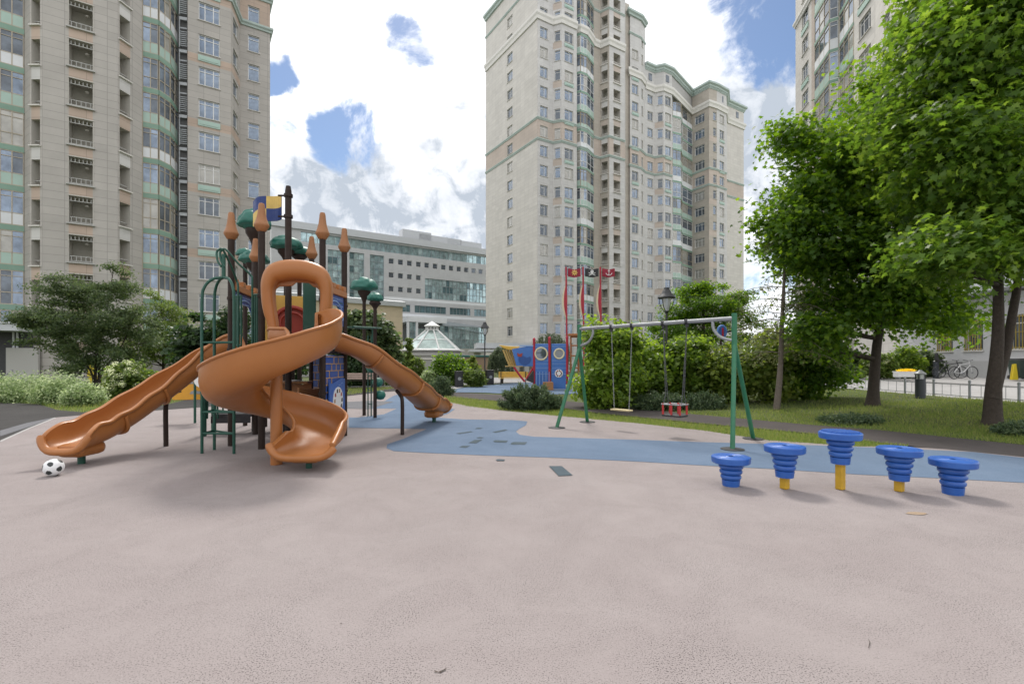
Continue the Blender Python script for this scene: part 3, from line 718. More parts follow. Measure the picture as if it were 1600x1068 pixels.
# glazed loggia stacks
def stack(pts, nbs, top, z_up=.0):
    for wi, (a, b) in enumerate(zip(pts, pts[1:])):
        wl = Wall(a, b)
        for k, z in enumerate(sill):
            if z+2.2 > top: break
            st = (k*5+1) % 4; panel = (M_white, M_mint, M_mint, None)[st]
            glazed(ct, wl, .03, wl.W-.03, z-.55, PC-.34, nbs[wi], .95, panel, M_wf if k % 3 else M_tan)
            slab(ct, wl, 0, wl.W, z-.55-.34, .34, .08)
stack([cp(901.2, .5), cp(907, 1.1), cp(917, 1.1), cp(927.5, -.1)], [1, 2, 2], Z1-3)
stack([v['r'], cp(1064, -.3), cp(1066, -1.5), v['s']], [2, 1, 2], Z2-4)
# attic windows of the wing, cornices, belts, roofs
order = 'a b c d'.split(); left_line = [Lf]+[v[c] for c in order]; mid_line = [v[c] for c in 'fghi']; l_line = [v[c] for c in 'klmn']; wing_a = [v[c] for c in 'nopq']; wing_b = [v[c] for c in 'stuv']; wing_c = [v[c] for c in 'wx']
wing_top = [v[c] for c in 'nopq']+[v[c] for c in 'stuvwx']+[v['x']-wd*12]
allp = left_line+[v['e']]+mid_line
bayl = [cp(901.2, .5), cp(907, 1.1), cp(917, 1.1), cp(926.5, -.1)]
for ln in (left_line, bayl, mid_line, l_line, wing_a, wing_b, wing_c):
    for z in (ZB0-.3, ZB1): mb = MB(); belt(mb, ln, cornice(z, .36, .2)); mb.build('cornice', M_corn, ct)
for ln, zw, zt in ((left_line, 56.0, Z1), (bayl+mid_line, 56.0, Z1), (l_line, 53.2, Z1-1.5), (wing_top, 52.6, Z2)):
    mw = MB(); belt(mw, ln, [(-.05, zw-.2), (.2, zw-.2), (.25, zw+.3), (.4, zw+.6), (.4, zw+1.0), (-.05, zw+1.1)]); mw.build('white_cornice', M_wband, ct)
    mb = MB(); belt(mb, ln, cornice(zt-.75, .85, .6)); mb.build('cornice', M_corn, ct); mb = MB(); belt(mb, ln, cornice(zt-4.0 if zt > 60 else zt-1.1, .3, .2)); mb.build('cornice', M_corn, ct)
mb = MB(); roofcap(mb, left_line+bayl+mid_line+[v['j'], v['k']], -wd, 12, Z1-.3); roofcap(mb, l_line, -wd, 14, Z1-1.8); roofcap(mb, wing_top[:-1], -wd, 14, Z2-.05); mb.build('roof', M_roofm, ct)
for px, o in ((1016, -.7), (1043, .6), (1128, 1.62), (1152, -.6)):
    q = cp(px, o+.02); wl = Wall(q-ud, q+ud)
    MB().box(wl.p(1, Z2-2.2, .0), (.85, .1, 1.3), wl.rz).build('attic_window', G[1], ct)
for ln in [[v['q'], v['s']]]:
    wl = Wall(ln[0], ln[1]); MB().quad(wl.p(0, Z2-4.2, -.1), wl.p(wl.W, Z2-4.2, -.1), wl.p(wl.W, Z2, -.1), wl.p(0, Z2, -.1)).build('attic_wall', T_cgrey, ct)
# low entrance block at its left foot
ew = Wall(Lf+wd*4+Vector((-9, -6)), Lf+wd*15+Vector((-3, -2)))
mb = MB(); pcan = at(790, 537, 76); mb.box((pcan.x-.5, 77, 4.0), (8.6, 6, .8), R(8)); mb.box((pcan.x-1, 76.6, 3.2), (9.5, 7, .35), R(8)); mb.build('entrance_canopy', M_louv, ct)
mb = MB()
for dx in (-4, 0, 3.4): mb.box((pcan.x-.5+dx, 77, 1.5), (.7, 5, 3.0), R(8))
mb.build('canopy_pier', T_white, ct)

# ---------------------------------------------------------------- office block
ob = thing('office_building', (-35, 142, 0), 'wide silver grey office block with ribbon glazing and rows of square windows', 'office building')
Po = Vector((-31.9, 140)); do = Vector((math.sin(R(56.5)), math.cos(R(56.5))))
def op_(px): return on_line(Po, px, do)
wo_ = Wall(op_(424), op_(800)); OT = 36.9
omb = MB(); omb.useuv = True
ops = [(wo_.u_px(470), wo_.W-.5, 32.4, 34.9, .5)]
rows = [(30.0, 13), (26.1, 4), (22.2, 4)]; cols = [611.5, 626, 640, 654, 667, 680, 693, 705, 717, 728.6, 740, 751, 762]
sq = [(wo_.u_px(px), z) for z, n_ in rows for px in cols[:n_]]
ops += [(u-.75, u+.75, z-.75, z+.75, .3) for u, z in sq]
tall = [(512, 536), (546, 569), (578, 600)]
ops += [(wo_.u_px(a), wo_.u_px(b), 18.6, 31.2, .5) for a, b in tall]
big = (wo_.u_px(664), wo_.W-.5, 20.2, 26.2, .4); ops.append(big)
low = [(wo_.u_px(a), wo_.u_px(b), 15.9, 18.0, .4) for a, b in ((520, 555), (562, 597), (604, 641), (648, 697), (703, 735), (741, 772))]
ops += low
ops.append((wo_.u_px(618), wo_.u_px(672), 5.0, 12.2, 3.0, 1))
wo_.build(omb, 0, OT, ops, [(0, wo_.W, 19.2, 19.9, 2), (0, wo_.W, 14.6, 15.4, 2)], rev=1)
wo_b = Wall(op_(424)-Vector((do.y, -do.x))*25, op_(424)); wo_b.build(omb, 0, OT)
mb = MB()
omb.build('wall', [T_office, M_louv, M_white], ob)
mb = MB(); roofcap(mb, [op_(424), op_(800)], -wo_.n, 25, OT-.01); mb.build('roof', M_roofm, ob)
mb = MB(); belt(mb, [op_(424)-Vector((do.y, -do.x))*25, op_(424), op_(800)], [(-.1, OT-1.5), (.5, OT-1.5), (.6, OT+.3), (-.1, OT+.35)]); mb.build('parapet', M_louv, ob)
G_teal = [glass('teal_glass', (.33, .45, .47), .55), glass('teal_glass_dark', (.10, .17, .19), .4), glass('teal_glass_pale', (.45, .58, .60), .4, .1)]
M_slim = mat('slim_mullion', (.22, .25, .26), .4)
def curtain(parent, wl, u0, u1, z0, z1, nu, nz, inset, name='curtain_glazing', dark=False):
    mb = MB(); gmb = MB()
    for i in range(nu+1): mb.box(wl.p(u0+(u1-u0)*i/nu, (z0+z1)/2, -inset), (.12, .12, z1-z0), wl.rz)
    for j in range(nz+1): mb.box(wl.p((u0+u1)/2, z0+(z1-z0)*j/nz, -inset+.02), (u1-u0, .12, .12), wl.rz)
    o = mb.build(name, M_slim, parent)
    for i in range(nu):
        for j in range(nz):
            a, b, c, d = u0+(u1-u0)*i/nu, u0+(u1-u0)*(i+1)/nu, z0+(z1-z0)*j/nz, z0+(z1-z0)*(j+1)/nz
            gmb.quad(wl.p(a, c, -inset-.02), wl.p(b, c, -inset-.02), wl.p(b, d, -inset-.02), wl.p(a, d, -inset-.02), rnd.choice((0, 0, 0, 0, 0, 0, 1, 2)) if not dark else 1)
    gmb.build('pane', G_teal, o)
curtain(ob, wo_, wo_.u_px(470), wo_.W-.5, 32.4, 34.9, 46, 1, .4)
for a, b in tall: curtain(ob, wo_, wo_.u_px(a), wo_.u_px(b), 18.6, 31.2, 3, 7, .4)
curtain(ob, wo_, big[0], big[1], 20.2, 26.2, 26, 3, .3)
for q in low: curtain(ob, wo_, q[0], q[1], 15.9, 18.0, 6, 1, .3, dark=True)
for u, z in sq: put_window(wo_, u, z-.75, 1.5, 1.5, 'plain', ob, inset=.25, pick=1)
# atrium, low wings in front of it
aw = Wall(op_(676)+wo_.n*5, op_(775)+wo_.n*5); curtain(ob, aw, 0, aw.W, .5, 12.0, 16, 6, 0, 'atrium_glazing')
mb = MB(); a, b = aw.p(0, 12.1, .3), aw.p(aw.W, 9.2, .3); c, d = aw.p(aw.W, 12.1, -5), aw.p(0, 14.2, -5); mb.quad(a, b, c, d); mb.build('atrium_roof', M_slim, ob)
nw = Wall(op_(622)+wo_.n*7, op_(682)+wo_.n*7)
mb = MB(); mb.box(nw.p(nw.W/2, 13.3, -3.4), (nw.W, 7, 1.5), nw.rz); mb.box(nw.p(nw.W/2, 6.6, -3.4), (nw.W, 6.6, 1.2), nw.rz)
for u in (.3, nw.W*.24): mb.box(nw.p(u, 6.3, -.3), (.6, .6, 12.6), nw.rz)
mb.build('entrance_frame', M_white, ob)
curtain(ob, nw, 0, nw.W*.23, 7.2, 12.5, 3, 2, .5); curtain(ob, nw, nw.W*.25, nw.W, 7.2, 11.0, 8, 2, 3.2); curtain(ob, nw, nw.W*.25, nw.W, .2, 6, 8, 2, 3.2)
for px, wv, hv in ((655, 9, 3.2), (692, 14, 2.6), (730, 12, 2.4)):
    q = op_(px)-wo_.n*3; MB().box((q.x, q.y, OT+hv/2), (wv, 3, hv), wo_.rz).build('roof_plant', M_louv, ob)
mb = MB(); q = op_(640)+wo_.n*12; mb.box((q.x+9, q.y-2, 2.5), (22, 3, 5), wo_.rz); mb.build('low_wing', T_white, ob)
# sand coloured block in front of the office
sb = thing('low_building', (-32, 95, 0), 'low sand coloured block in front of the grey office building', 'building')
sw = Wall(Vector((-47, 86)), at(629, 480, 104).xy); smb = MB(); smb.useuv = True
sw.build(smb, 0, 13.2, [], []); Wall(sw.B, sw.B-sw.n*14).build(smb, 0, 13.2); smb.build('wall', [tile_mat('sand_cladding', (.56, .47, .34), (.44, .37, .28), 3, 1.1, .04), M_rev], sb)
mb = MB(); belt(mb, [sw.A, sw.B, sw.B-sw.n*14], [(-.1, 13.2), (.5, 13.2), (.6, 14.2), (-.1, 14.4)]); roofcap(mb, [sw.A, sw.B], -sw.n, 14, 13.9); mb.build('roof', M_louv, sb)

# ---------------------------------------------------------------- glass roofed pavilion, garden walls
pvx = at(675, 547, 60); pav = thing('pavilion', (pvx.x, 60, 0), 'round grey pavilion under a white framed glass cone roof', 'pavilion')
mb = MB().lathe([(4.4, 0), (4.4, 2.2), (4.55, 2.25), (4.55, 2.5), (3.6, 2.55), (3.5, 2.95), (.1, 2.95)], (pvx.x, 60, 0), 40); mb.build('base', mat('grey_render', (.36, .355, .34), .8, .08), pav, smooth=30)
gm = MB(); rib = MB(); n_ = 8; za, zb = 2.98, 5.35
for i in range(n_):
    t0, t1 = 2*math.pi*(i+.5)/n_, 2*math.pi*(i+1.5)/n_
    P_ = lambda t_, r_, z_: (pvx.x+r_*math.cos(t_), 60+r_*math.sin(t_), z_)
    gm.quad(P_(t0, 3.5, za), P_(t1, 3.5, za), P_(t1, .75, zb), P_(t0, .75, zb), i % 2)
    rib.tube([P_(t0, 3.52, za+.03), P_(t0, .76, zb+.05)], .10, 6)
    rib.tube([P_(t0, 3.52, za+.02), P_(t1, 3.52, za+.02)], .10, 6); rib.tube([P_(t0, 2.1, za+.51*(zb-za)+.03), P_(t1, 2.1, za+.51*(zb-za)+.03)], .05, 6)
rib.lathe([(4.0, za-.12), (4.0, za), (3.4, za+.03)], (pvx.x, 60, 0), 32); rib.lathe([(.85, zb+.05), (.85, zb+.12), (.75, zb+.14)], (pvx.x, 60, 0), 24)
rib.lathe([(1.0, zb+.55), (.95, zb+.6), (.03, zb+1.15)], (pvx.x, 60, 0), 16)
for i in range(12): t0 = i*math.pi/6; rib.box((pvx.x+.75*math.cos(t0), 60+.75*math.sin(t0), zb+.33), (.09, .09, .45))
gm.build('roof_glass', [glass('skylight_glass', (.50, .60, .58), .35), glass('skylight_glass_dim', (.36, .45, .42), .35)], pav); rib.build('roof_frame', M_wf, pav, smooth=40)
M_gw = mat('grey_garden_wall', (.33, .325, .31), .85, .1, 2, bump=.2)
gw = thing('garden_wall', (-12, 50, 0), 'low grey garden wall with a pale coping below the glass roofed pavilion', 'wall')
wl = Wall((-22, 50), (-5.6, 54)); MB().box(wl.p(wl.W/2, .9, 0), (wl.W, .35, 1.8), wl.rz).build('wall', M_gw, gw, bevel=.02); MB().box(wl.p(wl.W/2, 1.86, 0), (wl.W+.1, .55, .14), wl.rz).build('coping', M_sill, gw, bevel=.02)
bw = thing('garden_wall', (-3, 55, 0), 'brown boarded wall with a dark green top rail left of the cream tower', 'wall')
wl = Wall(at(715, 560, 55).xy, at(765, 560, 56.5).xy); MB().box(wl.p(wl.W/2, 1.05, 0), (wl.W, .25, 2.1), wl.rz).build('wall', mat('brown_board', (.27, .19, .13), .8, .1), bw, bevel=.02)
MB().box(wl.p(wl.W/2, 2.2, 0), (wl.W+1.4, .6, .2), wl.rz).build('top_rail', mat('dark_green_rail', (.03, .13, .11), .5), bw, bevel=.02)

# ---------------------------------------------------------------- right apartment tower
rt = thing('apartment_tower', (36, 45, 0), 'cream apartment tower with tall glazed loggias rising behind the maples at the right', 'apartment tower')
rd = Vector((.20, 1)).normalized(); E0 = pv(1243, 59)
def rp(px, o=0.0):
    nrm_ = Vector((-rd.y, rd.x)); b = E0+nrm_*o; k = (px-800)/F; u = (k*b.y-b.x)/(rd.x-k*rd.y); return b+rd*u
PR = 3.1; zr0 = at(1257, 70, rp(1257).y).z-1.0
rs = [zr0+PR*k for k in range(-10, 5)]; ZR = at(1250, -26, 58.6).z+3
rmb = MB(); rmb.useuv = True
def rsec(pa, oa, pb, ob_, cols=(), base=0, rects_=()):
    wl = Wall(rp(pa, oa), rp(pb, ob_)); ops = []; rects = list(rects_)
    for px, w_, style in cols:
        u = wl.u_px(px)
        for k, z in enumerate(rs):
            if z < 4 or z > ZR-2.5: continue
            ops.append((u-w_/2, u+w_/2, z, z+1.75)); put_window(wl, u, z, w_, 1.75, style, rt)
            if k % 2:
                mb = MB(); mb.box(wl.p(u, z-.5, .05), (w_+.1, .12, .5), wl.rz); mb.build('mint_panel', M_mint, rt)
    wl.build(rmb, 0, ZR, ops, rects, base); return wl
# seen from the yard the left end is the far one
rsec(1243, 0, 1268, 0, [(1258, 1.9, 'three')])
rsec(1268, 0, 1273, -.1, base=2)
w1 = Wall(rp(1273, -.1), rp(1296, .0)); w2 = Wall(rp(1296, .0), rp(1310, -.7)); w3 = Wall(rp(1312, -.6), rp(1334, -.4))
for wl, nb in ((w1, 3), (w2, 1), (w3, 3)):
    for k, z in enumerate(rs):
        if z < 4 or z > ZR-2: continue
        glazed(rt, wl, .03, wl.W-.03, z-.6, PR-.3, nb, 1.0, (M_white, None, M_mint)[k % 3], M_wf if wl is w2 else M_tan); slab(rt, wl, 0, wl.W, z-.9, .3, .06)
    MB().quad(wl.p(0, 0, -.6), wl.p(wl.W, 0, -.6), wl.p(wl.W, ZR, -.6), wl.p(0, ZR, -.6)).build('loggia_back', M_loggia, rt)
rsec(1334, -.4, 1368, -.4, [(1351, 2.1, 'three')])
rsec(1368, -.4, 1400, .8, [(1386, 1.6, 'two')])
wlast = rsec(1400, .8, 1800, .8, [(1440, 2, 'three'), (1500, 2, 'three'), (1590, 2, 'three')])
Wall(rp(1243)+Vector((rd.y, -rd.x))*12, rp(1243)).build(rmb, 0, ZR)
rmb.build('wall', [T_cream, M_rev, T_orange, T_white], rt)
mb = MB(); rl = [rp(1243)+Vector((rd.y, -rd.x))*12, rp(1243), rp(1273, 0), rp(1334, -.1), rp(1368, -.4), rp(1400, .8), rp(1800, .8)]
belt(mb, rl, cornice(ZR-.6, .7, .5)); mb.build('cornice', M_corn, rt)
mb = MB(); zb_ = at(1246, 36, 58).z; belt(mb, rl, cornice(zb_, .6, .25)); mb.build('white_cornice', M_wband, rt)
mb = MB(); roofcap(mb, rl[1:], (rd.y, -rd.x), 12, ZR-.1); mb.build('roof', M_roofm, rt)
# ground storey block with barred windows and a sheet metal roof
gs = Wall(rp(1405, 1.2), rp(1820, 1.2)); gmb_ = MB(); gmb_.useuv = True
gops = []
for px in (1395+20, 1476, 1521, 1594, 1690): 
    u = gs.u_px(px)
    if .8 < u < gs.W-.8: gops.append((u-.75, u+.75, 2.2, 4.0))
gs.build(gmb_, 0, 5.2, gops, [(0, gs.W, 0, 1.6, 2)]); Wall(gs.A-gs.n*2.6, gs.A).build(gmb_, 0, 5.2)
gmb_.build('ground_storey', [mat('white_render', (.50, .50, .51), .8, .06, 1), M_rev, mat('grey_plinth', (.40, .40, .40), .8, .08, 1)], rt)
M_bar = mat('yellow_bars', (.36, .27, .05), .5)
for a, b, c, d in gops:
    put_window(gs, (a+b)/2, c, b-a, d-c, 'two', rt, pick=1)
    mb = MB()
    for i in range(7): mb.box(gs.p(a+(b-a)*(i+.5)/7, (c+d)/2, .04), (.03, .03, d-c), gs.rz)
    for z in (c+.1, (c+d)/2, d-.1): mb.box(gs.p((a+b)/2, z, .045), (b-a, .03, .03), gs.rz)
    mb.build('window_bars', M_bar, rt)
mb = MB(); mb.box(gs.p(gs.W/2, 5.4, .3), (gs.W, 1.6, .14), gs.rz); mb.box(gs.p(gs.W/2, 5.75, -.6), (gs.W, 1.9, .5), gs.rz)
mb.build('ledge_roof', M_louv, rt)
mb = MB(); mb.box(gs.p(gs.u_px(1492), 6.6, -1), (5, 2.4, 1.3), gs.rz); mb.box(gs.p(gs.u_px(1492), 7.35, -1), (5.4, 2.8, .2), gs.rz); mb.build('bay_base', T_brown, rt)
# ================================================================ PLAY TOWER
M_or = mat('orange_plastic', (.325, .122, .033), .36, .09, 1.3, spec=.45, col2=(.37, .142, .041))
M_br = mat('brown_post_paint', (.030, .019, .015), .55, .12, 3, spec=.25)
M_gr = mat('green_paint', (.007, .068, .045), .45, .1, 4)
M_gr2 = mat('green_plastic', (.012, .12, .09), .45, .12, 5)
M_bl = mat('blue_panel', (.035, .085, .32), .45, .08, 3)
M_blp = mat('pale_blue_paint', (.22, .34, .58), .5, .05)
M_ye = mat('yellow_panel', (.56, .33, .06), .45, .07, 2)
M_red = mat('red_plastic', (.30, .03, .015), .35, .08, 2)
M_tanp = mat('tan_panel', (.33, .15, .055), .5, .1, 3)
M_blk = mat('black_rubber_coat', (.025, .025, .028), .6, .1, 8)
M_wh = mat('white_plastic', (.75, .75, .74), .45, .03)
M_gal = mat('galvanised_steel', (.27, .28, .29), .5, .12, 9, metal=.25)
M_brickgap = mat('orange_mortar', (.50, .30, .12), .6, .05)
M_navy = mat('navy_paint', (.02, .045, .18), .5, .05)
tc_ = Vector((-4.48, 9.8, 0))
tw = thing('play_tower', tc_, 'castle play tower with three orange slides, brown posts and a checked flag', 'play tower')
hexp = {}
for i, nm in enumerate('DEFABC'):
    a = R(30+60*i); hexp[nm] = tc_+Vector((1.05*math.cos(a), 1.05*math.sin(a), 0))
hexp['A'] = Vector((-5.19, 9.05, 0)); hexp['B'] = Vector((-4.46, 8.72, 0)); hexp['C'] = Vector((-3.56, 9.2, 0)); hexp['D'] = Vector((-3.52, 10.28, 0)); hexp['E'] = Vector((-4.48, 10.95, 0)); hexp['F'] = Vector((-5.5, 10.5, 0))
M_fin = mat('faded_tan_plastic', (.30, .13, .05), .5, .08, 3)
def finial(p, z, parent):
    MB().lathe([(r_*.92, z_) for r_, z_ in [(.06, z-.02), (.085, z), (.135, z+.08), (.139, z+.10), (.128, z+.125), (.098, z+.20), (.076, z+.29), (.064, z+.38), (.058, z+.45), (.045, z+.485), (.015, z+.495)]], (p.x, p.y, 0), 20).build('finial', M_fin, parent, smooth=50)
for nm, p in hexp.items():
    zt = {'A': 3.82, 'B': 3.88, 'C': 3.86, 'D': 3.86, 'E': 3.86, 'F': 3.70}[nm]
    o = MB().tube([(p.x, p.y, 0), (p.x, p.y, zt+.02)], .058, 14).build('post', M_br, tw, smooth=40)
    finial(p, zt, o)
    for z in (.95, 1.78, 2.72): MB().lathe([(.06, z-.03), (.072, z-.025), (.072, z+.025), (.06, z+.03)], (p.x, p.y, 0), 14).build('clamp', M_br, o, smooth=30)
mast = Vector((-4.50, 9.85, 0))
mo = MB().tube([(mast.x, mast.y, 0), (mast.x, mast.y, 4.98), (mast.x, mast.y, 5.08)], [.062, .062, .045], 14).build('mast', M_br, tw, smooth=40)
# checked flag
fl = MB(); fx = Vector((-1, -.12, 0)).normalized(); z0f = 4.42; fw, fh = .56, .50
def fpt(i, j, d): u = fw*i/16; return Vector((mast.x-.14, mast.y, 0))+fx*u+Vector((0, .09*math.sin(i*.42)+d, z0f+fh*j/8-.16*math.sin(i/16*1.5)*(i/16)))
for d in (0, .02):
    for i in range(16):
        for j in range(8): fl.add([fpt(i, j, d), fpt(i+1, j, d), fpt(i+1, j+1, d), fpt(i, j+1, d)], [(0, 1, 2, 3)], int((i < 8) == (j < 4)) )
fl.build('flag', [mat('flag_yellow', (.62, .45, .14), .6), M_navy], tw, smooth=60)
mb = MB()
for z in (z0f+.05, z0f+.47): mb.tube([(mast.x, mast.y, z), (mast.x-.2, mast.y-.01, z)], .02, 6); mb.lathe([(.065, z-.03), (.085, z-.03), (.085, z+.03), (.065, z+.03)], (mast.x, mast.y, 0), 14)
mb.build('flag_bracket', M_br, tw, smooth=40)
# deck
hp = [hexp[n] for n in 'ABCDEF']
mb = MB(); mb.prism([(p.x-tc_.x, p.y-tc_.y) for p in [tc_+(q-tc_)*.97 for q in hp]], .09, tc_+Vector((0, 0, 1.76)), (1, 0, 0), (0, 1, 0)); mb.build('deck', M_blk, tw, bevel=.01)
# ---- slides
def sweep(mb, path, prof, lat=None, n_up=None):
    """closed profile (s sideways, t upwards) carried along a path"""
    k = len(path); n = len(prof); vs = []
    for i in range(k):
        t = (path[min(i+1, k-1)]-path[max(i-1, 0)]).normalized()
        sd_ = t.cross(Vector((0, 0, 1)))
        sd_ = (sd_ if sd_.length > .2 else Vector((1, 0, 0))).normalized(); up_ = sd_.cross(t)
        pf = prof[i] if isinstance(prof[0][0], (tuple, list)) else prof
        vs += [path[i]+sd_*s_+up_*t_ for s_, t_ in pf]
    n = len(vs)//k
    fs = [(i*n+j, i*n+(j+1) % n, (i+1)*n+(j+1) % n, (i+1)*n+j) for i in range(k-1) for j in range(n)]
    fs += [tuple(range(n-1, -1, -1)), tuple(range((k-1)*n, k*n))]
    return mb.add(vs, fs)
def trough(hw, dl, dr, th=.035, lip=.045, flat=.72):
    """U section: half width hw, wall heights left dl and right dr, rolled lips"""
    ins = []; out = []
    for i in range(17):
        a = math.pi*i/16; c, s_ = -math.cos(a), math.sin(a); d = dl if c < 0 else dr
        x = math.copysign(abs(c)**.62, c); y = 1-abs(s_)**flat
        ins.append((x*hw, y*d)); out.append((x*(hw+th), y*(d+th)-th if y < .9 else y*d))
    lipR = [(hw+lip*.5+lip*1.15*math.cos(R(a)), dr+lip*math.sin(R(a))) for a in (150, 110, 70, 30, -10, -50, -80)]
    lipL = [(-hw-lip*.5-lip*1.15*math.cos(R(a)), dl+lip*math.sin(R(a))) for a in (-80, -50, -10, 30, 70, 110, 150)]
    return ins[1:-1]+lipR+out[::-1][1:-1]+lipL
def wave_slide(pts, legs, label, steel):
    path = spline(pts, 9); k = len(path)
    pf = []
    for i in range(k):
        e = max(0, (i-(k-7))/6); wv = .012*math.sin(i*.72)
        dd = (.30+wv)*(1-.5*e*e); pf.append(trough(.285+.03*e, dd, dd, lip=.035))
    mb = MB(); sweep(mb, path, pf)
    o = mb.build('slide', M_or, tw, smooth=60)
    if label: o['label'] = label
    # rounded end lip and seam bands
    t = (path[-1]-path[-2]).normalized(); sd_ = t.cross(Vector((0, 0, 1))).normalized()
    mb = MB(); mb.tube([path[-1]+sd_*(.355*math.copysign(abs(math.cos(R(a)))**.8, math.cos(R(a))))+t*(.07*math.sin(R(a)))+Vector((0, 0, -.03+.20*abs(math.cos(R(a)))**3.5)) for a in range(0, 181, 12)], .055, 10)
    mb.build('end_lip', M_or, o, smooth=60)
    for i in range(12, k-12, 12):
        tt = (path[i+1]-path[i-1]).normalized(); ss = tt.cross(Vector((0, 0, 1))).normalized(); uu = ss.cross(tt); ring = []
        for a in range(0, 181, 12):
            c, s_ = -math.cos(R(a)), math.sin(R(a)); x = math.copysign(abs(c)**.62, c)*.335; y = (1-s_**.72)*.30-.045; ring.append(path[i]+ss*x+uu*y)
        MB().tube(ring, .03, 8).build('seam_band', M_or, o, smooth=60)
    i = k-8; q = path[i]
    mb = MB(); mb.box((q.x, q.y, q.z-.06), (.50, .40, .2), math.atan2(t.y, t.x)); mb.build('foot_block', M_or, o, bevel=.08)
    MB().tube([(q.x, q.y, 0), (q.x, q.y, q.z-.1)], .05, 10).build('slide_leg', M_gr, o, smooth=40)
    a, b = legs
    MB().tube(spline([(a[0], a[1], 0), (a[0], a[1], a[2]*.8), (a[0]+(b[0]-a[0])*.35, a[1]+(b[1]-a[1])*.35, a[2]*.97), (b[0], b[1], b[2])], 5), .04, 10).build('slide_support', M_br, o, smooth=40)
    return o
wave_slide([(-5.36, 9.8, 1.80), (-5.8, 9.66, 1.60), (-6.20, 9.2, 1.12), (-6.42, 8.6, .72), (-6.52, 8.0, .43), (-6.56, 7.55, .30), (-6.57, 7.2, .27)], ((-6.36, 9.0, 1.0), (-6.18, 9.14, 1.02)), 'orange slide with its open end towards the viewer', 0)
wave_slide([(-3.54, 9.8, 1.80), (-3.1, 9.97, 1.62), (-2.55, 10.45, 1.12), (-2.24, 11.2, .72), (-2.10, 12.0, .42), (-2.02, 12.5, .30), (-1.95, 12.85, .27)], ((-2.33, 10.4, .86), (-2.5, 10.62, .92)), 'orange slide running away from the viewer', 0)
# spiral slide round its own column
hc = Vector((-3.57, 7.42, 0)); rc = .60
pth = []; pf = []
starts = [(Vector((-4.0, 8.98, 1.80)), 0), (Vector((-3.84, 8.6, 1.79)), .15), (Vector((-3.68, 8.2, 1.77)), .4)]
for p, e in starts: pth.append(p); pf.append(trough(.34+.02*e, .30+.14*e, .30, .03, .025, .6))
zk = [(0, 1.79), (60, 1.76), (90, 1.70), (120, 1.56), (150, 1.39), (180, 1.23), (205, 1.10), (230, 1.0), (270, .86), (315, .70), (360, .54), (410, .36), (450, .27), (470, .245)]
for i in range(1, 57):
    tt = i/56*450; a = R(90-tt)
    z = np.interp(tt, [q[0] for q in zk], [q[1] for q in zk]); e = min(1, tt/60); rr = rc-.10*max(0, 1-tt/150)+.02*min(1, max(0, (tt-330)/100))
    pth.append(Vector((hc.x+rr*math.cos(a), hc.y+rr*math.sin(a), z)))
    ow = .47+.17*math.exp(-((tt-40)/34)**2) if tt < 300 else .46-.10*(tt-300)/150
    # travelling clockwise: the outer wall is on the left hand (negative s)
    pf.append(trough(.37, ow, .30-.08*e, .03, .026, .62))
for j in range(1, 5):
    pth.append(Vector((hc.x+rc+.02, hc.y-.14*j, .265-.006*j))); d = .36-.055*j; pf.append(trough(.37+.01*j, d, d*.75, .03, .04, .62))
mb = MB(); sweep(mb, pth, pf); spo = mb.build('slide', M_or, tw, smooth=60); spo['label'] = 'orange spiral slide with an arched hood'
q = pth[-1]
MB().tube([Vector((q.x-.45*math.cos(R(a)), q.y-.07*math.sin(R(a)), q.z-.03+(.17 if a < 90 else .12)*abs(math.cos(R(a)))**5)) for a in range(0, 181, 10)], .055, 10).build('end_lip', M_or, spo, smooth=60)
MB().tube([(hc.x, hc.y, 0), (hc.x, hc.y, 1.62)], .085, 16).build('column', M_or, spo, smooth=40)
mb = MB(); mb.box((q.x-.02, q.y+.28, q.z-.07), (.40, .36, .14)); mb.build('foot_block', M_or, spo, bevel=.05)
MB().tube([(q.x-.02, q.y+.3, 0), (q.x-.02, q.y+.3, .2)], .045, 10).build('slide_leg', M_gr, spo, smooth=40)
# hood: a fat arch with a pinched waist
hx = Vector((-3.66, 8.36, 0)); he = Vector((.97, .24, 0)).normalized()
hood = [(-.365, 1.45), (-.37, 1.95), (-.385, 2.18), (-.43, 2.40), (-.455, 2.62), (-.45, 2.84), (-.37, 3.01), (-.2, 3.09), (.0, 3.11), (.2, 3.09), (.37, 3.01), (.455, 2.84), (.465, 2.62), (.44, 2.38), (.40, 2.2), (.415, 2.08), (.46, 1.98), (.47, 1.75)]
hp_ = spline([hx+he*x+Vector((0, 0, z)) for x, z in hood], 5); kk = len(hp_); mb = MB(); vs = []; n_ = 14
hn = Vector((-he.y, he.x, 0))
for i, p in enumerate(hp_):
    t = (hp_[min(i+1, kk-1)]-hp_[max(i-1, 0)]).normalized(); o_ = t.cross(hn).normalized(); f_ = min(1, max(0, (p.z-2.15)/.9)); f2 = math.exp(-((p.z-2.2)/.16)**2)
    ra, rb = .092+.068*f_*abs(o_.z)+.015*f_-.010*f2, .15+.06*f_
    for j in range(n_):
        th = 2*math.pi*j/n_; c, s_ = math.cos(th), math.sin(th)
        vs.append(p+o_*(ra*math.copysign(abs(c)**.75, c))+hn*(rb*math.copysign(abs(s_)**.75, s_)))
mb.add(vs, [(i*n_+j, i*n_+(j+1) % n_, (i+1)*n_+(j+1) % n_, (i+1)*n_+j) for i in range(kk-1) for j in range(n_)]+[tuple(range(n_-1, -1, -1)), tuple(range((kk-1)*n_, kk*n_))])
mb.build('hood', M_or, spo, smooth=60)
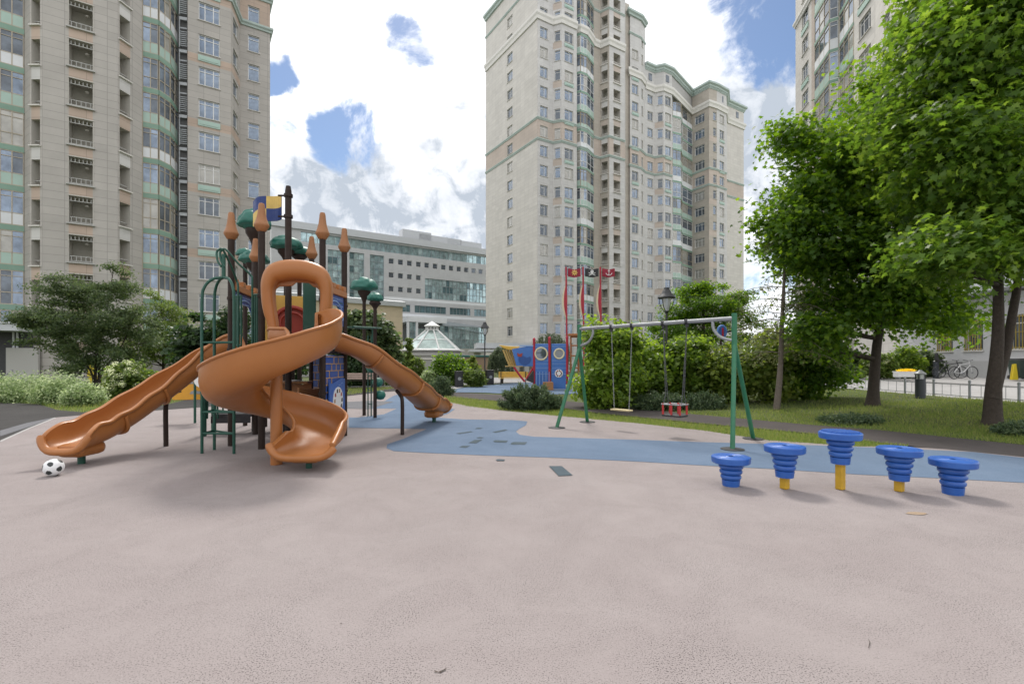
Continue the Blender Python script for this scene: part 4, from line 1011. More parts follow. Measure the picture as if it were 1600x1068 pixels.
# brow panel inside the hood with a hand slot
hb = [(-.42, 2.72), (-.36, 2.98), (0, 3.08), (.36, 2.98), (.42, 2.72), (.30, 2.83), (.24, 2.85), (.17, 2.91), (-.03, 2.91), (-.09, 2.85), (-.30, 2.83)]
MB().prism(hb, .05, hx+hn*.05, he, (0, 0, 1)).build('hood_brow', M_or, spo, bevel=.01)
# ---- panels on the deck
def side(a, b): d = (hexp[b]-hexp[a]); return hexp[a], d.normalized(), d.length
def brick_panel(name, a, b, z0, z1, arch=False, nx=4, nz=7):
    p, d, l = side(a, b); O = Vector((p.x, p.y, 0)); mb = MB()
    e = .08
    if arch:
        pts = [(e, z0), (e, z1), (l-e, z1), (l-e, z0), (l-e-.08, z0)]+[(l/2+(l/2-e-.1)*math.cos(R(t)), z0+.1+(z1-z0-.28)*math.sin(R(t))) for t in range(0, 181, 15)]+[(e+.08, z0)]
    else: pts = [(e, z0), (l-e, z0), (l-e, z1), (e, z1)]
    mb.prism(pts, .03, O, d, (0, 0, 1)); o = mb.build(name, M_bl, tw, bevel=.006)
    lm = MB(); nn_ = d.cross(Vector((0, 0, 1))); r_ = random.Random(len(name)+int(z0*10))
    rz = math.atan2(d.y, d.x)
    if not arch:
        zs = sorted([z0+.03+(z1-z0-.06)*k/nz for k in range(nz+1)])
        for k, z in enumerate(zs):
            for sgn in (1, -1): lm.box(O+d*(l/2)+Vector((0, 0, z))+nn_*(.019*sgn), (l-2*e-.02, .012, .014), rz)
            if k < nz:
                for m_ in range(nx):
                    x = e+.02+(l-2*e-.04)*(m_+(.25 if k % 2 else .75)*1)/nx*1.0
                    if r_.random() < .75:
                        for sgn in (1, -1): lm.box(O+d*x+Vector((0, 0, (z+zs[k+1])/2))+nn_*(.0195*sgn), (.014, .012, (zs[k+1]-z)-.014), rz)
        lm.build('mortar_lines', M_brickgap, o)
    else:
        for t in range(0, 180, 15):
            pass
        ring = [O+d*(l/2+(l/2-e-.06)*math.cos(R(t)))+Vector((0, 0, z0+.12+(z1-z0-.24)*math.sin(R(t)))) for t in range(0, 181, 12)]
        for sgn in (1, -1): lm.tube([q_+nn_*.02*sgn for q_ in ring], .018, 6)
        for z in (z1-.07, z1-.2):
            for sgn in (1, -1): lm.box(O+d*(l/2)+Vector((0, 0, z))+nn_*(.019*sgn), (l-2*e-.1, .01, .012), rz)
        lm.build('arch_trim', M_blp, o)
        cm = MB(); cm.box(O+d*(l/2)+Vector((0, 0, z1+.06)), (l-.06, .14, .12), rz)
        for m_ in range(4): cm.box(O+d*(.14+(l-.28)*m_/3)+Vector((0, 0, z1+.17)), (.15, .14, .10), rz)
        cm.build('battlement', M_or, o, bevel=.01)
    return o
brick_panel('arch_panel', 'F', 'A', 2.28, 2.88, True); brick_panel('arch_panel', 'C', 'D', 2.28, 2.88, True)
brick_panel('brick_panel', 'C', 'D', .66, 1.68); brick_panel('brick_panel', 'D', 'E', .45, 1.68)
p, d, l = side('E', 'F'); mb = MB(); O = Vector((p.x, p.y, 0))+d*.1
mb.prism([(0, 1.85), (l-.2, 1.85), (l-.2, 3.0), (0, 3.0)], .03, O, d, (0, 0, 1)); mb.build('yellow_panel', M_ye, tw, bevel=.01)
p, d, l = side('D', 'E'); O = Vector((p.x, p.y, 0))+d*.1
MB().prism([(0, 1.85), (l-.2, 1.85), (l-.2, 2.5), (0, 2.5)], .03, O, d, (0, 0, 1)).build('yellow_panel', M_ye, tw, bevel=.01)
p, d, l = side('E', 'F'); O = Vector((p.x, p.y, 0))+d*.1
# red tube mouth on the far side
rn = Vector((-d.y, d.x, 0)); cr_ = O+d*(l*.26)+rn*.10+Vector((0, 0, 2.38))
mb = MB(); ring = [cr_+d*(.36*math.cos(R(a)))+Vector((0, 0, .36*math.sin(R(a)))) for a in range(0, 361, 15)]; mb.tube(ring, .045, 8); mb.prism([(.34*math.cos(R(a)), .34*math.sin(R(a))) for a in range(0, 360, 15)], .03, cr_-rn*.03, d, (0, 0, 1))
mb.tube([q_*1.0+rn*.05 for q_ in [cr_+d*(.24*math.cos(R(a)))+Vector((0, 0, .24*math.sin(R(a)))) for a in range(0, 361, 15)]], .02, 6); mb.build('red_tube', M_red, tw, smooth=40)
MB().box((-4.02, 9.72, 2.55), (.24, .08, 1.35), R(20)).build('green_board', M_gr, tw, bevel=.02)
# bars of the front left opening and inside rails
def rail_panel(a, b, u0, u1, n, z0=1.85, z1=2.75):
    p, d, l = side(a, b); O = Vector((p.x, p.y, 0)); mb = MB()
    for i in range(n+1):
        q_ = O+d*(u0+(u1-u0)*i/n); mb.tube([(q_.x, q_.y, z0), (q_.x, q_.y, z1)], .017, 8)
    for z in (z0, z1): mb.tube([O+d*u0+Vector((0, 0, z)), O+d*u1+Vector((0, 0, z))], .02, 8)
    mb.build('barrier_bars', M_gr, tw, smooth=40)
rail_panel('A', 'B', .08, .27, 3); rail_panel('A', 'B', .58, .74, 3); rail_panel('E', 'F', .15, .55, 4, 1.85, 2.7); rail_panel('C', 'D', .1, .3, 2); rail_panel('C', 'D', .75, .95, 2)
# ---- arched climber at the front left
P3 = [Vector((-5.25, 8.29, 0)), Vector((-5.24, 8.62, 0)), Vector((-4.69, 8.26, 0))]
apex = Vector((-4.96, 8.42, 2.98+.02))
cl = MB()
for p in P3:
    cl.tube(spline([(p.x, p.y, 0), (p.x, p.y, 1.4), (p.x, p.y, 2.55), (p.x+(apex.x-p.x)*.12, p.y+(apex.y-p.y)*.12, 2.82), (p.x+(apex.x-p.x)*.5, p.y+(apex.y-p.y)*.5, 2.96), apex], 6), .024, 10)
clo = cl.build('climber', M_gr, tw, smooth=40)
for z in (.34, .70, 1.20, 1.48, 1.88):
    cl = MB(); cl.tube([P3[0]+Vector((0, 0, z)), P3[2]+Vector((0, 0, z)), P3[1]+Vector((0, 0, z)), P3[0]+Vector((0, 0, z))], .017, 8); cl.build('rung', M_gr, clo, smooth=40)
cl = MB(); cl.tube([apex, apex+Vector((0, 0, .40))], .032, 10); t_ = apex+Vector((0, 0, .40))
for dx, q_, e in ((-.03, at(372, 440, 8.75), hexp['A']+Vector((.16, .0, 0))), (.03, at(394, 432, 8.65), hexp['B']+Vector((-.17, .0, 0)))):
    cl.tube(spline([t_+Vector((dx, -.02, -.22)), t_+Vector((dx-.06, -.02, -.12)), t_+Vector((dx-.09, 0, .02)), t_+Vector((dx-.05, 0, .075)), t_+Vector((dx+.02, 0, .07)), t_*.5+q_*.5+Vector((0, 0, .04)), q_+Vector((-.03, 0, .03)), q_+Vector((0, 0, -.10)), Vector((q_.x, q_.y, 2.3)), Vector((q_.x, q_.y, 1.8))], 6), .018, 8)
cl.build('grab_rail', M_gr, clo, smooth=50)
# ---- dial panel at ground level
a_, b_ = Vector((-3.62, 9.66, 0)), Vector((-3.50, 10.24, 0)); 
dd_ = (Vector((-3.44, 10.15, 0))-Vector((-3.46, 9.05, 0)))
pL, pR = Vector(((514-800)/F*9.35, 9.35, 0)), Vector(((538-800)/F*10.2, 10.2, 0)); d = (pR-pL).normalized(); l = (pR-pL).length
mb = MB(); mb.prism([(0, .22), (l, .22), (l, 1.20), (l*.8, 1.22), (l*.2, 1.12), (0, 1.15)], .03, pL, d, (0, 0, 1)); do_ = mb.build('dial_panel', mat('dial_blue', (.05, .13, .42), .45), tw, bevel=.006)
nn_ = d.cross(Vector((0, 0, 1))); mb = MB()
mb.prism([(l/2+.27*math.cos(R(a)), .78+.27*math.sin(R(a))) for a in range(0, 360, 12)], .012, pL+nn_*.022, d, (0, 0, 1)); mb.build('dial', M_wh, do_)
mb = MB()
for k in range(10):
    a = R(36*k); mb.prism([(l/2+.20*math.cos(a)+x, .78+.20*math.sin(a)+y) for x, y in ((-.03, -.035), (.03, -.035), (.025, .04), (-.02, .03))], .006, pL+nn_*.031, d, (0, 0, 1), k % 3)
mb.build('dial_figures', [M_br, M_red, M_tanp], do_)
mb = MB(); r_ = random.Random(5)
for k in range(26):
    z = .27+r_.random()*.85; x = r_.uniform(.05, l-.16)
    if abs(z-.78) < .28 and abs(x+.05-l/2) < .32: continue
    mb.prism([(x, z), (x+.11, z+.012), (x+.11, z+.024), (x, z+.012)], .004, pL+nn_*.018, d, (0, 0, 1))
mb.build('brick_marks', M_blp, do_)
# ---- counter below the deck, transfer steps and panel at the back left
mb = MB()
for (x, y, w_, z0, z1, rz) in ((-4.75, 10.35, 1.0, .55, 1.12, .1), (-4.1, 10.0, .7, .0, 1.05, 1.2)):
    Mx = Matrix.Rotation(rz, 3, 'Z'); e1 = Mx@Vector((1, 0, 0))
    mb.prism([(-w_/2, z0), (-w_*.22, z0)]+[(w_*.22*math.cos(R(t)), z0+.26*math.sin(R(t))) for t in range(180, -1, -30)]+[(w_/2, z0), (w_/2, z1), (w_*.3, z1-.05), (-w_*.3, z1-.05), (-w_/2, z1)], .05, (x, y, 0), e1, (0, 0, 1))
mb.box((-4.75, 10.2, 1.12), (1.05, .36, .05), .1); mb.build('counter_panel', M_tanp, tw, bevel=.01)
mb = MB()
for x, y, z, sx in ((-5.95, 10.65, .42, .8), (-5.5, 11.1, .72, .5), (-5.2, 11.2, 1.1, .5)):
    mb.box((x, y, z), (sx, .62, .06), .1); mb.box((x, y-.29, z-.09), (sx, .03, .15), .1)
mb.build('transfer_step', M_blk, tw, bevel=.01)
mb = MB()
for (x, y, h_) in ((-6.42, 10.2, 1.10), (-6.55, 10.75, 1.05)):
    mb.tube([(x, y, 0), (x, y, h_)], .05, 12); mb.lathe([(.05, h_), (.055, h_+.03), (.02, h_+.06)], (x, y, 0), 12)
mb.build('step_post', M_gr, tw, smooth=40)
mb = MB()
for y in (10.25, 10.8):
    mb.tube(spline([(-6.38, y, .36), (-6.36, y, .85), (-6.28, y, 1.0), (-6.18, y, .85), (-6.16, y, .36)], 5), .018, 8)
mb.build('step_handrail', M_gr, tw, smooth=40)
mb = MB()
for x, y in ((-5.9, 11.7), (-5.6, 12.3), (-6.3, 12.2), (-5.05, 10.9), (-5.2, 11.6)): mb.tube([(x, y, 0), (x, y, 1.4 if x > -5.7 else .4)], .05, 10)
mb.build('step_leg', M_br, tw, smooth=40)
cpn = at(301, 606, 12.6); mb = MB()
mb.prism([(-.48, -.30), (.36, -.30), (.36, .22), (.15, .42), (-.2, .40), (-.40, .15), (-.48, -.1)], .05, cpn, Vector((1, .15, 0)), (0, 0, 1)); cpo = mb.build('cloud_panel', mat('amber_panel', (.62, .30, .02), .45), tw, bevel=.02)
mb = MB()
for x, z in ((-.12, .14), (.12, -.12)): mb.prism([(x-.18, z-.03), (x+.16, z-.03), (x+.13, z+.05), (x+.03, z+.04), (x-.05, z+.07), (x-.14, z+.04)], .07, cpn, Vector((1, .15, 0)), (0, 0, 1))
mb.build('cloud_cutout', M_gal, cpo)
mb = MB(); q = at(318, 592, 12.3)
mb.tube([(q.x, q.y-.05, q.z), (q.x, q.y+.25, q.z)], .22, 18); mb.build('drum', M_wh, tw, smooth=40)
MB().tube([(q.x-.28, q.y+.1, 0), (q.x-.28, q.y+.1, 1.5)], .03, 8).build('drum_post', M_gr, tw, smooth=40)
# ---- tree shaped ornaments
def tree_ornament(x, y, z, rx, rz, trunk_h, seed, base=0.0):
    r_ = random.Random(seed); bm = bmesh.new(); bmesh.ops.create_icosphere(bm, subdivisions=4, radius=1)
    bumps = [(Vector((r_.gauss(0, 1), r_.gauss(0, 1), r_.uniform(-.15, 1.2))).normalized(), r_.uniform(.14, .34)) for _ in range(60)]
    for v in bm.verts:
        n = v.co.normalized(); k = .84+max(math.sqrt(max(0, 1-(1-n.dot(b))/(.045+.07*h_)))*.27 for b, h_ in bumps)
        s_ = n*k; zz_ = s_.z*rz
        if zz_ < 0: zz_ *= .45
        v.co = Vector((s_.x*rx, s_.y*rx*.85, zz_))+Vector((x, y, z))-tc_
    me = bpy.data.meshes.new('tree_ornament'); bm.to_mesh(me); bm.free(); me.materials.append(M_gr2); me.shade_smooth()
    o = link('tree_ornament', me, tw)
    MB().lathe([(.055, z-rz-trunk_h), (.06, z-rz*1.2), (.10, z-rz*.9), (.17, z-rz*.55), (rx*.55, z-rz*.15), (rx*.4, z)], (x, y, 0), 14).build('ornament_trunk', M_br, o, smooth=50)
    if base >= 0: MB().tube([(x, y, base), (x, y, z-rz-trunk_h+.02)], .05, 12).build('post', M_br, o, smooth=40)
    return o
q = at(397, 352, 10.9); tree_ornament(q.x, q.y, q.z, .33, .34, .1, 1)
q = at(397, 408, 11.4); tree_ornament(q.x, q.y, q.z, .32, .22, .1, 2)
q = at(383, 398, 11.9); tree_ornament(q.x, q.y, q.z, .20, .16, .05, 12)
q = at(447, 386, 11.3); tree_ornament(q.x, q.y, q.z, .34, .25, .1, 3)
q = at(468, 396, 11.6); tree_ornament(q.x, q.y, q.z, .30, .16, .1, 4)
q = at(569, 450, 14.2); tree_ornament(q.x, q.y, q.z, .36, .30, .1, 5)
q = at(586, 468, 13.6); tree_ornament(q.x, q.y, q.z, .21, .19, .05, 6)
# link from the deck to the two tree posts: overhead rail, rope ladder and pods
mb = MB(); a, b = at(534, 511, 10.5), at(582, 513, 13.8)
off = Vector((.28, -.12, 0))
for o_ in (Vector((0, 0, 0)), off): mb.tube([a+o_, b+o_], .022, 8)
for i in range(6): q_ = a+(b-a)*(i+.5)/6; mb.tube([q_, q_+off], .015, 6)
mb.tube([b, b+Vector((0, 0, -.4))], .02, 6); mb.build('overhead_rail', M_gr, tw, smooth=40)
mb = MB()
for px in (575, 580): q_ = at(px, 648, 13.9); mb.tube([(q_.x, q_.y, 0), (q_.x, q_.y, 2.3)], .018, 8)
for z in (.35, .75, 1.15, 1.5): a = at(575, 600, 13.9); mb.tube([(a.x, a.y, z), (a.x+.12, a.y, z)], .014, 6)
mb.build('pole_ladder', M_gr, tw, smooth=40)
for px, py in ((590, 597), (594, 617), (581, 575)):
    q_ = at(px, py, 13.75); MB().lathe([(.02, -.13), (.10, -.11), (.15, -.03), (.15, .04), (.10, .11), (.02, .13)], q_, 16).build('climbing_pod', M_gr2, tw, smooth=60)

# ================================================================ SWING SET
sw_ = thing('swing_set', (3, 10.6, 0), 'two bay swing frame with green A shaped ends and a grey top bar', 'swing frame')
M_gs = mat('swing_green', (.022, .145, .07), .45, .14, 6)
Lt, Rt = Vector((1.66, 12.05, 2.36)), Vector((4.21, 9.27, 2.37))
for top, feet in ((Lt, ((1.05, 11.5), (1.94, 12.6))), (Rt, ((3.90, 8.66), (4.86, 9.86)))):
    J = Vector((top.x, top.y, 1.86)); ax = (Rt-Lt).normalized()
    MB().tube([J-Vector((0, 0, .05)), top+Vector((0, 0, .10))], .05, 14).build('post', M_gs, sw_, smooth=40)
    for f in feet:
        lo_ = MB().tube([(f[0], f[1], 0), J+Vector((0, 0, .03))], .042, 12).build('leg', M_gs, sw_, smooth=40)
        MB().lathe([(.20, 0.002), (.20, .014), (.17, .018), (.05, .02)], (f[0], f[1], 0), 20).build('foot_plate', M_blk, lo_, smooth=30)
    s_ = 1 if top is Lt else -1
    MB().tube(spline([top+ax*s_*.42+Vector((0, 0, -.03)), top+ax*s_*.40+Vector((0, 0, -.18)), top+ax*s_*.28+Vector((0, 0, -.33)), top+ax*s_*.10+Vector((0, 0, -.40)), top+Vector((0, 0, -.41))], 6), .03, 10).build('brace', M_gal, sw_, smooth=50)
bar = MB().tube([Lt, Rt], .042, 14).build('top_bar', M_gal, sw_, smooth=40)
hm = MB(); T = [.253, .40, .605, .746]; tops = [Lt+(Rt-Lt)*t for t in T]
for q in tops: hm.box(q-Vector((0, 0, .065)), (.05, .05, .09), math.atan2((Rt-Lt).y, (Rt-Lt).x)); hm.tube([q-Vector((.05, 0, 0)), q+Vector((.05, 0, 0))], .052, 12)
hm.build('hanger', M_blk, sw_, smooth=30)
def chain(mb, a, b, n=58, r=.0042):
    a, b = Vector(a), Vector(b); d = (b-a)/n
    for i in range(n):
        c = a+d*(i+.5); e = Vector((.0085, 0, 0)) if i % 2 else Vector((0, .0085, 0)); u = d*.62
        mb.tube([c-u, c-u*.6+e, c+u*.6+e, c+u, c+u*.6-e, c-u*.6-e, c-u], r, 5, cap=False)
ax = (Rt-Lt).normalized(); rz = math.atan2(ax.y, ax.x)
mid = (tops[0]+tops[1])/2; ws = thing('plank_swing', (mid.x, mid.y, .45), 'plain pale wooden plank swing hanging on long chains', 'swing', 'swings hanging from the green frame')
hw_ = .2
for q, s_ in ((tops[0], -1), (tops[1], 1)): ch = MB(); chain(ch, (q.x, q.y, 2.28), Vector((mid.x, mid.y, .47))+ax*hw_*s_); ch.build('chain', M_gal, ws)
MB().box((mid.x, mid.y, .455), (.50, .17, .035), rz).build('seat', mat('worn_plank', (.50, .42, .24), .75, .12, 14), ws, bevel=.008)
mid = (tops[2]+tops[3])/2; ts = thing('toddler_swing', (mid.x, mid.y, .42), 'black toddler swing caged by red bars, hanging on chains', 'swing', 'swings hanging from the green frame')
dchain = mat('dark_chain', (.10, .10, .11), .45, metal=.4)
for q, s_ in ((tops[2], -1), (tops[3], 1)):
    ch = MB()
    for dy in (-.12, .12):
        fw_ = Vector((-ax.y, ax.x, 0))*dy; chain(ch, (q.x, q.y, 2.28), Vector((mid.x, mid.y, .86))+ax*.19*s_+fw_*.3, 36); chain(ch, Vector((mid.x, mid.y, .86))+ax*.19*s_+fw_*.3, Vector((mid.x, mid.y, .66))+ax*.20*s_+fw_, 6)
    ch.build('chain', dchain, ts)
MB().box((mid.x, mid.y, .435), (.44, .30, .04), rz).build('seat', M_blk, ts, bevel=.015)
mb = MB(); fwd = Vector((-ax.y, ax.x, 0))
for y in (-.15, .15): mb.tube([Vector((mid.x, mid.y, .67))+fwd*y-ax*.22, Vector((mid.x, mid.y, .67))+fwd*y+ax*.22], .014, 8)
for x in (-.22, .22): mb.tube([Vector((mid.x, mid.y, .67))+ax*x-fwd*.15, Vector((mid.x, mid.y, .67))+ax*x+fwd*.15], .014, 8)
mb.build('rail', M_gal, ts, smooth=40)
rb = mat('red_bars', (.42, .025, .025), .4)
for x in (-.19, 0, .19):
    for y in (-.14, .14): MB().tube([Vector((mid.x, mid.y, .46))+ax*x+fwd*y, Vector((mid.x, mid.y, .69))+ax*x+fwd*y], .022, 8).build('bar', rb, ts, smooth=40)

# ================================================================ STEPPING PODS
M_pod = mat('blue_pod_plastic', (.016, .082, .36), .34, .12, 5, spec=.5, col2=(.034, .125, .42))
M_pole = mat('yellow_pole', (.52, .31, .02), .45, .14, 7)
pods = [(1142, 758, .37, 'lowest blue stepping pod, flat topped on the ground at the left end of its row', False),
        (1226, 763, .53, 'blue stepping pod on a short yellow pole, second from the left', False),
        (1313, 764, .70, 'tallest blue stepping pod with a ribbed top on a long yellow pole', True),
        (1405, 767, .52, 'blue stepping pod on a yellow pole, right of the tallest one', False),
        (1489, 771, .41, 'blue stepping pod resting on the ground, at the right end of its row', False)]
for px, py, zt, lab, rib in pods:
    x, y = gp(px, py); po = thing('stepping_pod', (x, y, 0), lab, 'stepping pod', 'blue stepping pods beside the blue rubber strip')
    wob = lambda th, z: 1+.022*abs(math.sin(4*th))
    pr = [(.06, zt-.085), (.15, zt-.09), (.212, zt-.085), (.222, zt-.075), (.226, zt-.016), (.221, zt-.005), (.21, zt), (.03, zt-.001)]
    to = MB().lathe(pr, (x, y, 0), 48, wob=wob).build('top', M_pod, po, smooth=28)
    mb = MB()
    if rib:
        for i in range(11):
            dx = -.17+.034*i; hh = math.sqrt(max(0, .195**2-dx*dx)); mb.box((x+dx, y, zt+.006), (.014, 2*hh, .016))
        mb.build('tread', M_pod, to, bevel=.003)
    else:
        for r0 in (.06, .11, .16): mb.lathe([(r0, zt-.001), (r0+.006, zt+.0025), (r0+.012, zt-.001)], (x, y, 0), 36)
        mb.lathe([(.014, zt-.01), (.014, zt+.008), (.004, zt+.01)], (x, y, 0), 10); mb.build('tread', M_pod, to, smooth=40)
    bot = max(.004, zt-.385 if zt > .45 else .004); sp_ = (zt-.09-bot); prof = [(.14, zt-.085)]
    nr = 3
    for i in range(nr):
        r0 = .142-.012*i; za = zt-.09-sp_*.72*i/nr; zb_ = zt-.09-sp_*.72*(i+1)/nr
        for a in range(0, 181, 30): prof.append((r0-.03+.034*math.sin(R(a))+.002*a/180, za+(zb_-za)*(1-math.cos(R(a)))/2))
    prof += [(.108, zt-.09-sp_*.74), (.100, bot), (.02, bot)]
    MB().lathe(prof, (x, y, 0), 32).build('bellows', M_pod, po, smooth=50)
    if bot > .02: MB().box((x, y, bot/2+.01), (.085, .085, bot+.02), .5).build('pole', M_pole, po, bevel=.012)
    else: MB().lathe([(.10, 0), (.10, .01), (.05, .012)], (x, y, 0), 16).build('base_ring', M_pod, po)

# ================================================================ FOOTBALL
x, y = gp(86, 743); x += -.02; r0 = .115
bm = bmesh.new(); bmesh.ops.create_icosphere(bm, subdivisions=5, radius=r0)
ph = (1+5**.5)/2; ico = [Vector(v).normalized() for v in [(0, a, b*ph) for a in (1, -1) for b in (1, -1)]+[(a, b*ph, 0) for a in (1, -1) for b in (1, -1)]+[(b*ph, 0, a) for a in (1, -1) for b in (1, -1)]]
rot = Euler((.5, .35, .2)).to_matrix()
for f in bm.faces:
    c = rot@f.calc_center_median().normalized(); ds = sorted((c.dot(v) for v in ico), reverse=True)
    f.material_index = 1 if ds[0] > .955+.010*math.sin(11*c.x+5*c.z) else 0
for v in bm.verts:
    c = rot@v.co.normalized(); ds = sorted((c.dot(q_) for q_ in ico), reverse=True)
    if ds[0]-ds[1] < .012: v.co *= .988
me = bpy.data.meshes.new('football'); bm.to_mesh(me); bm.free(); me.shade_smooth()
me.materials.append(mat('ball_white', (.72, .73, .74), .4, .06, 20)); me.materials.append(mat('ball_black', (.03, .035, .035), .4))
tag(link('football', me, None, (x, y, r0)), 'black and white football lying below the end of the left orange slide', 'football')
# ================================================================ PIRATE SHIP
ps = thing('pirate_ship', (2.3, 28, 0), 'blue pirate ship play frame with red posts and three flag masts', 'play ship')
YS = 27.6
def sp(px, py, dy=0.0): return at(px, py, YS+dy)
M_sb = mat('ship_blue', (.05, .15, .42), .45, .1, 2); M_sr = mat('ship_red', (.36, .012, .03), .4, .08, 3); M_cream = mat('cream_trim', (.62, .55, .36), .5, .05)
M_bow = mat('bow_yellow', (.60, .36, .05), .45, .06)
for a, b, lab in ((835, 860, 0), (861, 886, 1)):
    p0, p1 = sp(a, 537), sp(b, 608); o = MB().box(((p0.x+p1.x)/2, YS, (p0.z)/2+.02), (p1.x-p0.x-.04, .06, p0.z-.02)).build('hull_panel', M_sb, ps, bevel=.02)
    mb = MB()
    for py in (541, 563, 568, 575, 584): q = sp((a+b)/2, py); mb.box((q.x, YS-.035, q.z), (p1.x-p0.x-.1, .02, .022))
    mb.build('plank_line', M_blp, o)
    c = sp((a+b)/2+(-2 if lab == 0 else 0), 552.5); rr = .34 if lab == 0 else .27
    mb = MB(); mb.tube([(c.x+rr*math.cos(R(t)), YS-.04, c.z+rr*math.sin(R(t))) for t in range(0, 361, 15)], .05, 8); po_ = mb.build('porthole', M_cream, o, smooth=50)
    MB().prism([(rr*math.cos(R(t)), rr*math.sin(R(t))) for t in range(0, 360, 15)], .02, (c.x, YS-.045, c.z), (1, 0, 0), (0, 0, 1)).build('pane', G[1] if lab == 0 else M_gal, po_)
c = sp(873, 583); mb = MB(); mb.prism([(.23*math.cos(R(t)), .23*math.sin(R(t))) for t in range(0, 360, 15)], .03, (c.x, YS-.05, c.z), (1, 0, 0), (0, 0, 1)); dq = mb.build('dial', M_wh, ps)
mb = MB()
for k in range(9): a = R(40*k); mb.box((c.x+.15*math.cos(a), YS-.07, c.z+.15*math.sin(a)), (.06, .01, .09), 0, k % 2)
mb.build('dial_figures', [M_br, M_red], dq)
mb = MB(); p0, p1 = sp(838, 600), sp(858, 600)
for i in range(5): x_ = p0.x+(p1.x-p0.x)*i/4; mb.tube([(x_, YS-.07, .2), (x_, YS-.07, 1.0)], .02, 6)
mb.build('bars', M_blp, ps)
for px, py0 in ((834.5, 530), (858.5, 528), (886, 527)):
    q = sp(px, py0); o = MB().tube([(q.x, YS, 0), (q.x, YS, q.z)], .075, 12).build('post', M_sr, ps, smooth=40); MB().lathe([(.08, q.z-.05), (.09, q.z), (.05, q.z+.08), (.01, q.z+.1)], (q.x, YS, 0), 12).build('post_cap', M_sr, o, smooth=50)
# bow: hull side, yellow rail, slatted stem, net
O = Vector((0, YS, 0)); P_ = lambda px, py: (sp(px, py).x, sp(px, py).z)
o = MB().prism([P_(800, 545), P_(834, 539), P_(834, 572), P_(807, 572)], .06, O, (1, 0, 0), (0, 0, 1)).build('bow_panel', M_sb, ps, bevel=.02)
c = sp(820, 560); mb = MB(); mb.prism([(.36*math.cos(R(t)), .36*math.sin(R(t))) for t in range(180, 361, 15)]+[(.3, .12), (.12, .05), (-.1, .16), (-.3, .1)], .02, (c.x, YS-.045, c.z), (1, 0, 0), (0, 0, 1)); mb.build('whale_mark', mat('deep_blue_paint', (.02, .07, .24), .5), o)
MB().prism([(-.12, -.1), (.1, -.12), (.16, .1), (-.02, .03), (-.16, .12)], .02, (c.x-.28, YS-.05, c.z+.22), (1, 0, 0), (0, 0, 1)).build('fish_mark', M_red, o)
MB().prism([P_(779, 538.5), P_(795, 540.5), P_(812, 541), P_(809, 547), P_(795, 546.5), P_(786, 543.5)], .55, O+Vector((0, .3, 0)), (1, 0, 0), (0, 0, 1)).build('bow_rail', M_bow, ps, bevel=.03)
MB().box(((sp(812, 540).x+sp(834, 540).x)/2, YS, sp(820, 540).z), (.8, .1, .07)).build('top_rail', M_blp, ps)
mb = MB()
for i in range(5): a, b = sp(786+4*i, 546), sp(796+3.2*i, 571); mb.tube([a+Vector((0, .12*i, 0)), b+Vector((0, .12*i, 0))], .055, 6)
mb.box((sp(803, 572).x, YS+.2, sp(803, 572).z), (1.0, .5, .05)); mb.build('stem_slats', mat('stem_tan', (.42, .28, .09), .55), ps, smooth=30)
mb = MB(); mb.tube([sp(803, 573), sp(812, 586), sp(820, 596)], .06, 8); mb.tube([sp(833, 574), sp(822, 592)], .05, 8); mb.build('bow_strut', M_sr, ps, smooth=40)
MB().prism([P_(822, 594), P_(834, 578), P_(834, 598)], .2, O, (1, 0, 0), (0, 0, 1)).build('ramp', M_blk, ps)
MB().box((sp(855, 600).x, YS-.6, .22), (.55, .6, .44)).build('step', M_tanp, ps, bevel=.02)
